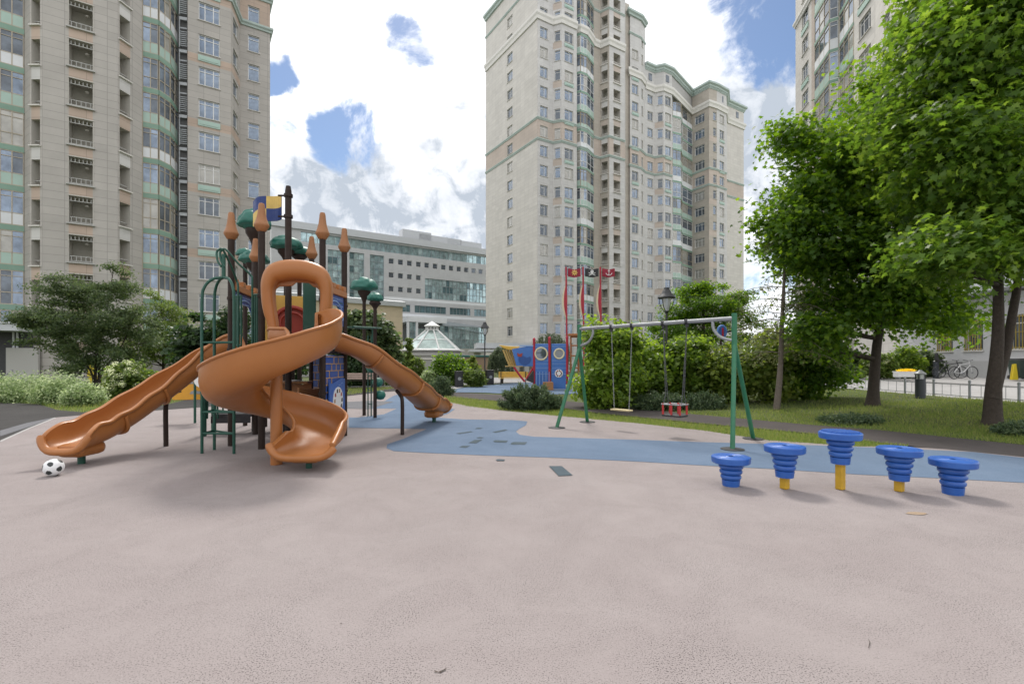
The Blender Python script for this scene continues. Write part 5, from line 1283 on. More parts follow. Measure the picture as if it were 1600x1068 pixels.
# orange tower frame behind, masts and their flags
mb = MB(); a = sp(892, 523, 1)
for dx in (0, .45): mb.tube([(a.x+dx, YS+1, 0), (a.x+dx, YS+1, a.z)], .05, 8)
for z in (1.2, 1.9, 2.5, 3.0): mb.box((a.x+.22, YS+1, z), (.5, .08, .09))
mb.box((a.x+.2, YS+1, a.z), (.75, .4, .14)); mb.build('orange_frame', M_or, ps, bevel=.02)
M_pen = mat('pennant_cream', (.60, .52, .36), .6)
mk = lambda n: [M_sr, M_blk, M_sr][n]
for n, px in enumerate((884.5, 911, 938)):
    dy = .5*n; b, t = sp(px+1.5, 560, dy), sp(px, 417, dy)
    mo_ = MB().tube([(b.x, b.y, 0), b, t], .05, 10).build('mast', M_sr, ps, smooth=40)
    # curved pennant along the mast
    A_, B_ = sp(px+.5, 440, dy), sp(px+2, 503, dy); mb = MB(); m_ = 14
    f = lambda i, s_: Vector((A_.x+(B_.x-A_.x)*i/m_-s_*math.sin(math.pi*i/m_)*(.20+.06*s_), A_.y+.06*s_, A_.z+(B_.z-A_.z)*i/m_))
    for i in range(m_):
        for s_ in (0, .35, .7): mb.add([f(i, s_), f(i+1, s_), f(i+1, s_+.35), f(i, s_+.35)], [(0, 1, 2, 3)], 1 if s_ > .6 else 0)
    pen = mb.build('pennant', [M_sr, M_pen], mo_, smooth=60)
    # flag
    x0, x1 = sp(px+(3 if n != 1 else 3), 420, dy).x, sp(px+(23 if n != 1 else 24.5), 420, dy).x; z1, z0 = sp(px, 420, dy).z, sp(px, 432.5, dy).z
    mb = MB(); mm_ = 14; g = lambda i, j, e=0: Vector((x0+(x1-x0)*i/mm_, YS+dy+.06*math.sin(i*.55)+e, z0+(z1-z0)*j+.035*math.sin(i*.5+1)))
    for e in (0, .02):
        for i in range(mm_): mb.add([g(i, 0, e), g(i+1, 0, e), g(i+1, 1, e), g(i, 1, e)], [(0, 1, 2, 3)])
    fo = mb.build('flag', mat('flag_crimson', (.27, .012, .035), .6) if n != 1 else M_blk, mo_, smooth=60)
    c = Vector(((x0+x1)/2, YS+dy-.09, (z0+z1)/2)); mb = MB(); E = lambda r_, a: (c.x+r_*math.cos(R(a)), c.y, c.z+r_*math.sin(R(a)))
    if n == 0:
        mb.tube([E(.10, t_) for t_ in range(0, 361, 20)], .022, 6)
        for k in range(8): mb.tube([E(.03, 45*k), E(.18, 45*k)], .016, 6)
        mb.build('wheel_emblem', mat('emblem_gold', (.72, .50, .15), .5), fo)
    elif n == 1:
        mb.tube([E(0, 0), ], .01) if False else None
        mb.prism([(.09*math.cos(R(t_)), .07+.085*math.sin(R(t_))) for t_ in range(-30, 211, 20)]+[(-.05, -.04), (.05, -.04)], .02, c, (1, 0, 0), (0, 0, 1))
        for s_ in (1, -1):
            mb.tube([(c.x-.17*s_, c.y, c.z-.15), (c.x+.17*s_, c.y, c.z+.0-.02)], .018, 6)
            for q_ in ((-.17*s_, -.15), (.17*s_, -.02)): mb.lathe([(.001, -.03), (.03, 0), (.001, .03)], (c.x+q_[0], c.y, c.z+q_[1]), 8)
        mb.build('skull_emblem', M_wh, fo)
        mb = MB()
        for s_ in (1, -1): mb.prism([(s_*.04+.022*math.cos(R(t_)), .08+.024*math.sin(R(t_))) for t_ in range(0, 360, 40)], .03, c, (1, 0, 0), (0, 0, 1))
        mb.build('eye_socket', M_blk, fo)
    else:
        mb.tube([(c.x, c.y, c.z-.14), (c.x, c.y, c.z+.12)], .016, 6); mb.box((c.x, c.y, c.z+.09), (.14, .02, .025)); mb.tube([E(.03, t_) if False else (c.x+.03*math.cos(R(t_)), c.y, c.z+.16+.03*math.sin(R(t_))) for t_ in range(0, 361, 40)], .01, 5)
        mb.tube([(c.x+.19*math.cos(R(t_)), c.y, c.z+.04+.19*math.sin(R(t_))) for t_ in range(200, 341, 14)], .018, 6); mb.build('anchor_emblem', M_wh, fo)
# play wheel seen above the hedge, seesaw behind it
pw = at(1128, 518, 19.3); wt = thing('spinner_post', (pw.x, pw.y, 0), 'small round blue play wheel on a post showing above the hedge by the swing frame', 'wheel panel')
mb = MB(); mb.tube([(pw.x+.15*math.cos(R(t)), pw.y, pw.z+.22*math.sin(R(t))) for t in range(0, 361, 20)], .06, 8); mb.prism([(.13*math.cos(R(t)), .20*math.sin(R(t))) for t in range(0, 360, 20)], .08, pw, (1, 0, 0), (0, 0, 1)); mb.build('wheel', M_sb, wt, smooth=50)
MB().box((pw.x, pw.y-.08, pw.z-.05), (.05, .06, .40), .0).build('spoke', M_sr, wt); MB().tube([(pw.x, pw.y+.1, 0), (pw.x, pw.y+.1, pw.z)], .05, 8).build('post', M_br, wt, smooth=40)
pw = at(1058, 588, 26); st = thing('spring_rider', (pw.x, pw.y, 0), 'small blue and orange spring rider glimpsed through the hedge behind the toddler swing', 'spring rider')
MB().prism([(-.35, .35), (.35, .3), (.45, .6), (.3, .62), (.1, .55), (-.2, .58), (-.4, .75), (-.45, .6)], .25, (pw.x, pw.y, 0), (1, 0, 0), (0, 0, 1)).build('body', M_sb, st, bevel=.03)
MB().box((pw.x+.05, pw.y, .95), (.12, .1, .5)).build('handle', M_or, st, bevel=.02); MB().tube([(pw.x+.09*math.cos(i*.9), pw.y+.09*math.sin(i*.9), .01+i*.012) for i in range(28)], .02, 5).build('spring', M_blk, st)
# ================================================================ LAMPS, BINS, BENCHES
M_lampm = mat('black_lamp_metal', (.02, .021, .024), .4, .1, 6)
M_lg = glass('lamp_glass', (.55, .57, .58), .2, .1)
def street_lamp(px, pyt, Y, label, zbase=0):
    x = (px-800)/F*Y; zt = at(px, pyt, Y).z
    t = thing('street_lamp', (x, Y, zbase), label, 'street lamp', 'black park lamps')
    MB().lathe([(.14, zbase), (.14, zbase+.25), (.09, zbase+.35), (.06, zbase+1.0), (.045, zbase+1.05), (.04, zt-.95), (.06, zt-.93), (.08, zt-.88), (.03, zt-.84)], (x, Y, 0), 14).build('post', M_lampm, t, smooth=40)
    MB().lathe([(.31, zt-.40), (.32, zt-.37), (.25, zt-.28), (.17, zt-.20), (.14, zt-.10), (.11, zt-.08), (.10, zt-.01), (.02, zt)], (x, Y, 0), 20).build('hood', M_lampm, t, smooth=40)
    MB().lathe([(.07, zt-.86), (.13, zt-.62), (.18, zt-.41), (.02, zt-.40)], (x, Y, 0), 14).build('lantern_glass', M_lg, t, smooth=40)
    mb = MB()
    for k in range(4):
        a = R(45+90*k); c_, s_ = math.cos(a), math.sin(a); mb.tube(spline([(x+.06*c_, Y+.06*s_, zt-.90), (x+.20*c_, Y+.20*s_, zt-.74), (x+.28*c_, Y+.28*s_, zt-.55), (x+.29*c_, Y+.29*s_, zt-.38)], 4), .014, 6)
    mb.build('bracket', M_lampm, t, smooth=40)
street_lamp(1041.5, 449, 18, 'black park lamp with a bell hood rising from the hedge behind the swing frame')
street_lamp(757.5, 503, 33.5, 'black park lamp beside the dark bin, between the grey office and the pirate ship')
def bin_(px, pyb, h_, label):
    x, y = gp(px, pyb); t = thing('litter_bin', (x, y, 0), label, 'litter bin', 'dark litter bins by the far path')
    MB().box((x, y, h_/2), (.46, .46, h_), .3).build('body', M_blk, t, bevel=.03); MB().box((x, y, h_+.025), (.52, .52, .05), .3).build('lid', M_lampm, t, bevel=.015)
    n_ = Vector((math.sin(.3), -math.cos(.3), 0)); MB().prism([(.11*math.cos(R(a)), .11*math.sin(R(a))) for a in range(0, 360, 20)], .01, Vector((x, y, h_*.55))+n_*.235, (math.cos(.3), math.sin(.3), 0), (0, 0, 1)).build('plate', M_gal, t)
bin_(717, 604, .92, 'dark square litter bin in front of the round green bush'); bin_(765.5, 600.5, .95, 'dark square litter bin beside the thin lamp post'); bin_(594, 603, .92, 'dark square litter bin seen under the right orange slide')
def bench(px, pyb, L_, label, col, board=None, rz=0.0):
    x, y = gp(px, pyb); t = thing('bench', (x, y, 0), label, 'bench'); Mx = Matrix.Rotation(rz, 3, 'Z'); d = Mx@Vector((1, 0, 0)); n_ = Mx@Vector((0, 1, 0)); b0_ = Vector((x, y, 0))
    mb = MB()
    for k in range(4): mb.box(b0_+n_*(.10*k)+Vector((0, 0, .44)), (L_, .085, .035), rz)
    mb.build('seat', col, t, bevel=.006); mb = MB()
    for k in range(3): mb.box(b0_+n_*(.42+.03*k)+Vector((0, 0, .56+.13*k)), (L_, .03, .11), rz)
    mb.build('backrest', board or col, t, bevel=.006)
    for s_ in (-1, 1):
        mb = MB(); mb.box(b0_+d*(s_*L_*.42)+n_*.05+Vector((0, 0, .21)), (.05, .05, .42), rz); mb.box(b0_+d*(s_*L_*.42)+n_*.40+Vector((0, 0, .45)), (.05, .05, .9), rz); mb.box(b0_+d*(s_*L_*.42)+n_*.2+Vector((0, 0, .40)), (.05, .4, .04), rz); mb.build('leg', M_lampm, t)
bench(802, 601, 2.0, 'yellow slatted bench behind the bow of the pirate ship', M_bow)
bench(557, 606, 2.2, 'low bench with a pale pinkish back, seen between the play tower posts', M_br, mat('pinkish_board', (.46, .34, .29), .7, .1, 3))
# ================================================================ RIGHT HAND SIDE
fe = thing('metal_fence', (14.5, 18, .38), 'low grey metal fence of thin bars along the lawn and the right road', 'fence')
ys = [9.5, 11.2, 12.6, 14.0, 15.4, 16.7, 18.0, 19.7, 21.5, 23.3, 25.2]; fp = [Vector((interp(fence_line, y), y, .36)) for y in ys]
for p in fp:
    o = MB().tube([p+Vector((0, 0, -.05)), p+Vector((0, 0, .56))], .035, 10).build('post', mat('fence_post_grey', (.30, .31, .33), .5, .1) if p is fp[0] else bpy.data.materials['fence_post_grey'], fe, smooth=40); MB().lathe([(.037, .55), (.045, .57), (.03, .61), (.005, .62)], p, 10).build('post_cap', M_gal, o, smooth=40)
for a, b in zip(fp, fp[1:]):
    mb = MB()
    for z in (.10, .46): mb.tube([a+Vector((0, 0, z)), b+Vector((0, 0, z))], .012, 6)
    for k in range(1, 4): q = a+(b-a)*k/4; mb.tube([q+Vector((0, 0, .10)), q+Vector((0, 0, .46))], .008, 6)
    mb.build('bar_panel', M_gal, fe, smooth=40)
def bollard(px, Y, zb, h_, r_, label, glazed_):
    x = (px-800)/F*Y; t = thing('bollard_light', (x, Y, zb), label, 'bollard'); hb = h_*.72 if glazed_ else h_*.93
    MB().lathe([(r_*1.05, zb-.05), (r_*1.05, zb+.04), (r_, zb+.05), (r_, zb+hb)], (x, Y, 0), 20).build('body', mat('slate_paint', (.045, .05, .062), .45, .1) if glazed_ else bpy.data.materials['slate_paint'], t, smooth=30)
    if glazed_:
        MB().lathe([(r_*.72, zb+hb), (r_*.72, zb+hb+.15)], (x, Y, 0), 16).build('lens', M_lg, t, smooth=40); mb = MB()
        for k in range(4): mb.box((x+r_*.9*math.cos(k*1.57+.6), Y+r_*.9*math.sin(k*1.57+.6), zb+hb+.075), (.025, .025, .15))
        mb.build('lens_guard', M_lampm, t)
        MB().lathe([(r_*1.12, zb+hb+.15), (r_*1.12, zb+hb+.18), (r_*.5, zb+hb+.25), (.03, zb+hb+.29)], (x, Y, 0), 20).build('cap', M_gal, t, smooth=30)
    else: MB().lathe([(r_, zb+hb), (r_*1.02, zb+hb+.02), (r_*.7, zb+h_), (.02, zb+h_+.03)], (x, Y, 0), 20).build('cap', M_lampm, t, smooth=30)
bollard(1438, 15.9, .36, .88, .14, 'dark bollard light with a glazed head standing on the lawn by the fence', True)
bollard(1462.5, 28.5, .62, 1.0, .14, 'plain dark bollard across the road beside the parked bicycles', False)
pl = at(1416, 582, 27); t = thing('planter', (pl.x, pl.y, .6), 'white trough planter with yellow flowers across the right road', 'planter')
mb = MB(); mb.box((pl.x, pl.y, .86), (1.2, .36, .3)); mb.box((pl.x, pl.y, 1.0), (1.26, .42, .04)); mb.build('trough', M_wh, t, bevel=.02)
mb = MB()
for dx in (-.45, .45): mb.box((pl.x+dx, pl.y, .67), (.08, .3, .16))
mb.build('foot', M_gal, t)
def bicycle(px, Y, zb, col, label, rz=0.0, seatbox=False):
    x = (px-800)/F*Y; t = thing('bicycle', (x, Y, zb), label, 'bicycle', 'bicycles parked by the right building'); Mx = Matrix.Rotation(rz, 3, 'Z'); W = lambda a, z, s_=0: Vector((x, Y, zb))+Mx@Vector((a, s_, z))
    r_ = .33; w0, w1 = -.52, .52
    for a in (w0, w1):
        mb = MB(); mb.tube([W(a+r_*math.cos(R(k)), r_+r_*math.sin(R(k))) for k in range(0, 361, 15)], .022, 6); wh = mb.build('wheel', M_blk, t, smooth=50); mb = MB()
        for k in range(12): mb.tube([W(a, r_), W(a+(r_-.01)*math.cos(R(30*k)), r_+(r_-.01)*math.sin(R(30*k)))], .004, 4)
        mb.tube([W(a, r_, -.04), W(a, r_, .04)], .03, 8); mb.build('spokes', M_gal, wh)
    mb = MB(); bb, st_, hd, hd2 = W(-.05, .28), W(-.20, .82), W(.36, .84), W(.40, .72)
    for a, b in ((bb, st_), (bb, hd2), (st_+(bb-st_)*.12, hd), (W(w0, r_), bb), (W(w0, r_), st_+(bb-st_)*.15), (hd, W(w1, r_)), (hd, W(.33, .98))): mb.tube([a, b], .02, 8)
    mb.build('frame', col, t, smooth=40); mb = MB(); mb.tube([W(.26, 1.02, -.28), W(.33, .99, -.1), W(.33, .99, .1), W(.26, 1.02, .28)], .014, 8); mb.build('handlebar', M_blk, t, smooth=40)
    MB().box(W(-.22, .87), (.26, .13, .05), rz).build('saddle', M_blk, t, bevel=.02)
    mb = MB(); mb.tube([W(-.05, .28, -.08), W(-.05, .28, .08)], .07, 10); mb.tube([W(-.05, .28, .1), W(.08, .17, .1)], .012, 6); mb.box(W(.08, .17, .14), (.09, .08, .02), rz); mb.build('crank', M_gal, t, smooth=40)
    if seatbox:
        mb = MB(); mb.box(W(-.50, .98), (.30, .30, .12), rz); mb.box(W(-.64, 1.2), (.08, .30, .45), rz); mb.build('child_seat', M_blk, t, bevel=.04)
bicycle(1505, 26.8, .63, mat('white_bike_paint', (.65, .65, .66), .35), 'white framed bicycle, the nearer one parked at the right building', .05)
bicycle(1484, 27.8, .63, mat('black_bike_paint', (.03, .03, .035), .35), 'dark bicycle with a black child seat, parked behind the white bicycle', -.25, True)
xb = at(1576, 575, 24.5)
for k, (dx, lab) in enumerate(((.52, 'dark green wheeled refuse bin beside the yellow board'), (1.2, 'dark green wheeled refuse bin at the right edge, by the building wall'))):
    x, y = xb.x+dx, 24.5; t = thing('wheeled_bin', (x, y, .66), lab, 'refuse bin', 'wheeled refuse bins'); gm_ = mat('bin_green', (.035, .055, .045), .5) if k == 0 else bpy.data.materials['bin_green']
    mb = MB(); mb.add([Vector((x+sx*w_, y+sy*w_*1.1, z)) for z, w_ in ((.74, .22), (1.64, .29)) for sx, sy in ((-1, -1), (1, -1), (1, 1), (-1, 1))], [(3, 2, 1, 0), (4, 5, 6, 7), (0, 1, 5, 4), (1, 2, 6, 5), (2, 3, 7, 6), (3, 0, 4, 7)]); mb.build('body', gm_, t, bevel=.02)
    MB().box((x, y, 1.68), (.64, .70, .07)).build('lid', M_lampm, t, bevel=.02); MB().tube([(x-.2, y+.3, .78), (x+.2, y+.3, .78)], .10, 10).build('wheel', M_blk, t, smooth=40)
t = thing('warning_board', (xb.x, 24.2, .66), 'narrow yellow folding board left of the refuse bins', 'yellow board')
MB().prism([(-.16, .66), (.16, .66), (.06, 1.45), (-.04, 1.45)], .04, (xb.x, 24.2, 0), (1, 0, 0), (0, 0, 1)).build('front_leaf', M_ye if False else mat('sign_yellow', (.65, .50, .02), .45), t); MB().prism([(-.16, .66), (.16, .66), (.06, 1.43), (-.04, 1.43)], .04, (xb.x+.12, 24.4, 0), (1, .05, 0), (0, 0, 1)).build('rear_leaf', bpy.data.materials['sign_yellow'], t)
x, y = gp(0, 592, .2); 
t = thing('handrail', (-38, 35.5, .0), 'pale metal stair handrail at the entrance of the left tower', 'handrail')
mb = MB(); a, b = at(-6, 597, 33), at(20, 577, 35)
for o_ in (0, .45): mb.tube([a+Vector((0, 0, -o_)), b+Vector((0, 0, -o_))], .025, 8)
for k in range(4): q = a+(b-a)*k/3; mb.tube([(q.x, q.y, 0), q], .022, 8)
mb.build('rail', M_gal, t, smooth=40)
t = thing('yellow_sign', (at(143, 592, 31).x, 31, 0), 'upright yellow panel behind the dark tree by the left tower', 'panel'); q = at(144, 592, 31)
MB().prism([(-.3, .2), (.45, .2), (.05, 1.55), (-.3, 1.55)], .06, (q.x, 31, 0), (1, 0, 0), (0, 0, 1)).build('board', bpy.data.materials['sign_yellow'], t, bevel=.01); MB().box((q.x-.25, 31.05, .8), (.06, .06, 1.6)).build('post', M_gal, t)
t = thing('low_rail', (-21, 25, 0), 'low pale rail fence behind the variegated bushes', 'fence'); mb = MB()
a, b = at(118, 596, 27), at(262, 600, 25)
for k in range(8): q = a+(b-a)*k/7; mb.tube([(q.x, q.y, 0), (q.x, q.y, .75)], .025, 6)
for z in (.35, .72): mb.tube([(a.x, a.y, z), (b.x, b.y, z)], .02, 6)
mb.build('rail', M_gal, t, smooth=40)
# ================================================================ PLANTS
M_bark = mat('dark_bark', (.045, .034, .026), .9, .25, 14, bump=.8, fine=40)
M_bark2 = mat('grey_bark', (.14, .115, .095), .9, .25, 16, bump=.7, fine=50)
LM = {
 'maple': leafmat('maple_leaves', (.046, .092, .016), (.072, .13, .02), (.115, .175, .03), .52),
 'maple2': leafmat('maple_leaves_dark', (.04, .088, .014), (.065, .125, .016), (.11, .175, .022), .5),
 'dark': leafmat('dark_leaves', (.042, .07, .03), (.065, .098, .038), (.105, .135, .055), .38),
 'light': leafmat('light_green_leaves', (.06, .10, .022), (.085, .13, .03), (.13, .17, .045), .4),
 'hedge': leafmat('hedge_leaves', (.072, .128, .02), (.108, .17, .028), (.165, .23, .042), .46),
 'deep': leafmat('deep_green_leaves', (.016, .036, .014), (.026, .052, .018), (.045, .08, .024), .3),
 'juniper': leafmat('juniper_needles', (.04, .068, .036), (.068, .105, .052), (.115, .15, .07), .2),
 'var': leafmat('variegated_leaves', (.10, .155, .06), (.20, .26, .125), (.40, .45, .28), .35),
 'larch': leafmat('larch_needles', (.07, .085, .035), (.10, .115, .05), (.15, .15, .075), .35),
 'willow': leafmat('weeping_leaves', (.05, .07, .04), (.075, .10, .055), (.10, .13, .07), .3),
 'flower': leafmat('cream_florets', (.50, .54, .34), (.62, .64, .46), (.72, .72, .60), .3),
 'yflower': leafmat('yellow_florets', (.55, .42, .02), (.65, .55, .05), (.6, .6, .1), .3),
 'rusty': leafmat('mixed_leaves', (.075, .12, .022), (.11, .15, .03), (.15, .18, .045), .44),
}
def ell_pts(n, c, r, bias=2.2, zmin=None):
    d = norm(npr.randn(n, 3)); q = d*(npr.rand(n, 1)**(1/bias)); p = q*np.array(r)+np.array(c)
    if zmin is not None: p[:, 2] = np.maximum(p[:, 2], zmin+.05*npr.rand(n))
    return p
def foliage(name, parent, org, ells, nclump, rcl, nleaf, size, shape, m, flat=.6, zmin=None, up=.7, curl=.3, droop=0):
    tot = sum(e[2] if len(e) > 2 else 1 for e in ells); cents = []; outs = []
    for e in ells:
        k = max(1, int(nclump*(e[2] if len(e) > 2 else 1)/tot)); p = ell_pts(k, e[0], e[1], 2.4, zmin); cents.append(p); outs.append(norm((p-np.array(e[0]))/np.array(e[1])))
    cents = np.vstack(cents); outs = np.vstack(outs); K = len(cents)
    rr = rcl*(.6+.8*npr.rand(K)); idx = npr.randint(0, K, int(nleaf))
    g = np.clip(npr.randn(len(idx), 3), -2, 2)*.55
    pos = cents[idx]+g*rr[idx][:, None]*np.array([1, 1, flat])
    if droop: pos[:, 2] -= droop*(g[:, 0]**2+g[:, 1]**2)*rr[idx]
    if zmin is not None: pos[:, 2] = np.maximum(pos[:, 2], zmin+.02*npr.rand(len(pos)))
    nr = norm(npr.randn(len(idx), 3))*.75+outs[idx]*.45+np.array([0, 0, up]); sz = size*(.65+.7*npr.rand(len(idx)))
    leaves(name, pos, nr, sz, shape, m, parent, org, curl=curl); return cents
def limb(mb, a, b, r0, r1, sag=.0, n=5, jit=.1):
    a, b = Vector(a), Vector(b); L_ = (b-a).length; pts = []
    for i in range(n+1):
        t = i/n; q = a+(b-a)*t; k = math.sin(math.pi*t)*L_*jit; pts.append(q+Vector((rnd.uniform(-k, k), rnd.uniform(-k, k), sag*math.sin(math.pi*t)*L_)))
    mb.tube(pts, [r0+(r1-r0)*i/n for i in range(n+1)], 7)
def tree(name, base, label, cat, ells, trunk, nclump, rcl, nleaf, size, shape, lm, bark=M_bark, group=None, limbs=24, flat=.55, curl=.3, up=.7):
    base = Vector(base); t = thing(name, base, label, cat, group); mb = MB(); tips = []
    for path, r0, r1 in trunk:
        P = spline([Vector(p) for p in path], 5); k = len(P); rs = [r0+(r1-r0)*(i/(k-1))**.8 for i in range(k)]
        if (P[0]-base).length < .3: rs[0] *= 1.55; rs[1] *= 1.2; rs[2] *= 1.06
        mb.tube(P, rs, 12); tips.append((P, rs))
    c = foliage('crown', t, base, ells, nclump, rcl, nleaf, size, shape, lm, flat, up=up, curl=curl)
    for i in npr.choice(len(c), min(limbs, len(c)), False):
        q = Vector(c[i]); P, rs = min(tips, key=lambda a: min((p-q).length+max(0, p.z-q.z+.2)*2 for p in a[0])); j = min(range(len(P)), key=lambda j: (P[j]-q).length+max(0, P[j].z-q.z+.4)*2)
        limb(mb, P[j], q, min(rs[j]*.55, .06+.012*(q-P[j]).length), .012, -.03, 5, .05)
    mb.build('trunk', bark, t, smooth=50); return t
def shrub(name, c, r, label, cat, lm, nclump, rcl, nleaf, size, shape='oval', group=None, z0=0.0, ells=None, flat=.7, stems=6, up=.6, flowers=None, curl=.3):
    base = Vector((c[0], c[1], z0)); t = thing(name, base, label, cat, group)
    E = ells or [((c[0], c[1], z0+r[2]*.48), (r[0], r[1], r[2]*.55))]
    cc = foliage('foliage', t, base, E, nclump, rcl, nleaf, size, shape, lm, flat, z0, up, curl=curl); mb = MB()
    for i in npr.choice(len(cc), min(stems, len(cc)), False): limb(mb, base+Vector((rnd.uniform(-.15, .15)*r[0], rnd.uniform(-.15, .15)*r[1], -.03)), cc[i], .025, .008, .05, 4, .06)
    mb.build('stem', M_bark, t, smooth=50)
    if flowers:
        k, fs_, fm = flowers; e = E[0]; d = norm(npr.randn(k, 3)+np.array([0, -.5, .8])); ps_ = np.array(e[0])+d*np.array(e[1])*1.02
        for q in ps_:
            n_ = 90; dd = norm(npr.randn(n_, 3)); leaves('flower_head', q+dd*np.array([fs_, fs_, fs_*.8])*(.75+.25*npr.rand(n_, 1)), dd, fs_*.42, 'diamond', fm, t, base, curl=.1)
    return t
def pe(px, py, Y, wpx, hpx, dr=None):            # a crown blob: pixel centre, half sizes in px at distance Y
    q = at(px, py, Y); rx = wpx/F*Y; rz_ = hpx/F*Y; return ((q.x, q.y, q.z), (rx, dr or rx, rz_))
# --- maples on the lawn at the right
bx, by = 10.85, 11.05; zb = lawn_z(bx, by)
fork = at(1560, 585, 10.95)
tree('maple_tree', (bx, by, zb), 'large bright green maple with a forked trunk, at the right edge', 'maple tree',
     [pe(1490, 120, 10.6, 105, 95, 1.8)+(1.0,), pe(1570, 60, 10.2, 120, 120, 2)+(1.3,), pe(1640, 220, 10.6, 110, 130, 2)+(1.0,), pe(1500, 260, 10.2, 95, 95, 1.6)+(1.0,), pe(1565, 350, 10.4, 100, 90, 1.8)+(1.1,), pe(1485, 400, 9.8, 60, 38, 1.0)+(.35,), pe(1420, 210, 11.2, 60, 80, 1.4)+(.5,), pe(1640, -60, 10.6, 150, 110, 2.2)+(.9,), pe(1530, -20, 10.6, 80, 70, 1.6)+(.6,)],
     [([(bx, by, zb-.1), (bx+.0, by, zb+.4), at(1553, 600, 11), at(1557, 560, 10.95), at(1560, 500, 10.95), at(1560, 400, 10.9), at(1566, 250, 10.9), at(1575, 60, 10.9)], .20, .05), ([at(1551, 622, 11), at(1560, 588, 11), at(1572, 545, 11.05), at(1582, 490, 11.1), at(1592, 420, 11.1), at(1600, 250, 11.2), at(1620, 60, 11.2)], .13, .05)],
     200, .72, 52000, .145, 'maple', LM['maple'], limbs=50, flat=.55)
bx, by = 10.75, 14.6; zb = lawn_z(bx, by)
tree('maple_tree', (bx, by, zb), 'maple with a single slanting dark trunk on the lawn behind the forked maple', 'maple tree',
     [pe(1330, 250, 14.6, 85, 70, 1.7)+(1.0,), pe(1270, 310, 14.4, 65, 65, 1.4)+(.8,), pe(1385, 160, 14.8, 60, 70, 1.5)+(.7,), pe(1310, 390, 14.4, 95, 55, 1.8)+(1.1,), pe(1400, 400, 14.2, 100, 70, 1.8)+(1.2,), pe(1235, 350, 14.4, 38, 50, .9)+(.35,), pe(1250, 220, 14.6, 34, 36, .9)+(.3,), pe(1330, 470, 14.5, 80, 38, 1.6)+(.7,), pe(1430, 480, 14.5, 60, 32, 1.4)+(.5,), pe(1480, 505, 15, 32, 18, .8)+(.2,), pe(1290, 520, 14, 40, 30, .9)+(.35,), pe(1420, 300, 15, 70, 80, 1.8)+(.8,)],
     [([(bx, by, zb-.1), at(1366, 590, 14.6), at(1370, 540, 14.6), at(1378, 480, 14.6), at(1374, 400, 14.6), at(1372, 300, 14.7), at(1375, 180, 14.8)], .17, .05)],
     200, .72, 50000, .145, 'maple', LM['maple2'], limbs=46, flat=.55)
# --- larch
bx, by = gp(1213, 641); by -= .6; bx = (1213-800)/F*by; zb = lawn_z(bx, by)
lt_ = thing('larch_tree', (bx, by, zb), 'thin larch with a pale leaning trunk and drooping sparse branches, right of the swing frame', 'larch tree')
P = spline([Vector((bx, by, zb-.05)), at(1219, 580, by), at(1222, 500, by), at(1226, 420, by), at(1228, 360, by)], 8); mb = MB(); mb.tube(P, [.10-.085*i/(len(P)-1) for i in range(len(P))], 10)
nb = 0; npos = []; nal = []
for k in range(46):
    j = rnd.randint(11, len(P)-2); q = P[j]; a = rnd.uniform(0, 6.28); ln = rnd.uniform(.8, 2.1)*(1.25-.7*j/len(P)); dr_ = Vector((math.cos(a), math.sin(a), 0))
    br = [q+dr_*ln*s_+Vector((0, 0, .10*math.sin(s_*2.2)*ln-.30*ln*s_*s_)) for s_ in (0, .25, .5, .75, 1)]; mb.tube(br, [.013, .010, .008, .006, .004], 5)
    for s_ in range(1, 5):
        for h_ in range(2):
            st0 = br[s_-1]+(br[s_]-br[s_-1])*(h_/2); hl = rnd.uniform(.10, .50)
            for z_ in range(16): f_ = rnd.random(); npos.append(st0+Vector((rnd.gauss(0, .03), rnd.gauss(0, .03), -hl*f_))); nal.append((rnd.gauss(0, .5), rnd.gauss(0, .5), -1))
mb.build('trunk', M_bark2, lt_, smooth=50); npos = np.array([tuple(p) for p in npos]); leaves('needles', npos, npr.randn(len(npos), 3), .07, 'diamond', LM['larch'], lt_, Vector((bx, by, zb)), along=np.array(nal))
# --- trees further back
q = at(1100, 560, 23); tree('pine_tree', (q.x, q.y, 0), 'dark green spreading tree behind the hedge and right of the black lamp', 'tree', [pe(1100, 478, 23, 52, 36)+(1,), pe(1060, 510, 23, 40, 32)+(.8,), pe(1140, 510, 23.5, 45, 36)+(.8,), pe(1085, 452, 23, 22, 14)+(.25,), pe(1150, 470, 23.5, 26, 16)+(.3,)], [([(q.x, q.y, 0), at(1100, 540, 23), at(1098, 450, 23)], .14, .03)], 110, .5, 22000, .13, 'oval', LM['maple2'], flat=.35)
q = at(574, 600, 33); tree('round_tree', (q.x, q.y, 0), 'dense round green tree between the play tower and the office building', 'tree', [pe(574, 520, 33, 43, 36)+(1.2,), pe(550, 545, 33, 30, 30)+(.5,), pe(598, 550, 33, 22, 26)+(.4,)], [([(q.x, q.y, 0), at(574, 560, 33), at(574, 500, 33)], .16, .05)], 90, .55, 15000, .26, 'broad', LM['dark'], flat=.5)
q = at(330, 600, 24); tree('broadleaf_shrub', (q.x, q.y, 0), 'tall dark leafy shrub behind the left slide and green climber', 'tall shrub', [pe(325, 525, 24, 38, 36)+(1,), pe(362, 510, 24, 26, 30)+(.7,), pe(300, 560, 24, 34, 34)+(.8,), pe(380, 550, 24, 40, 40)+(.8,), pe(440, 575, 24, 40, 26)+(.6,)], [([(q.x, q.y, 0), at(330, 560, 24), at(335, 510, 24)], .09, .03)], 90, .42, 14000, .21, 'broad', LM['deep'], flat=.55)
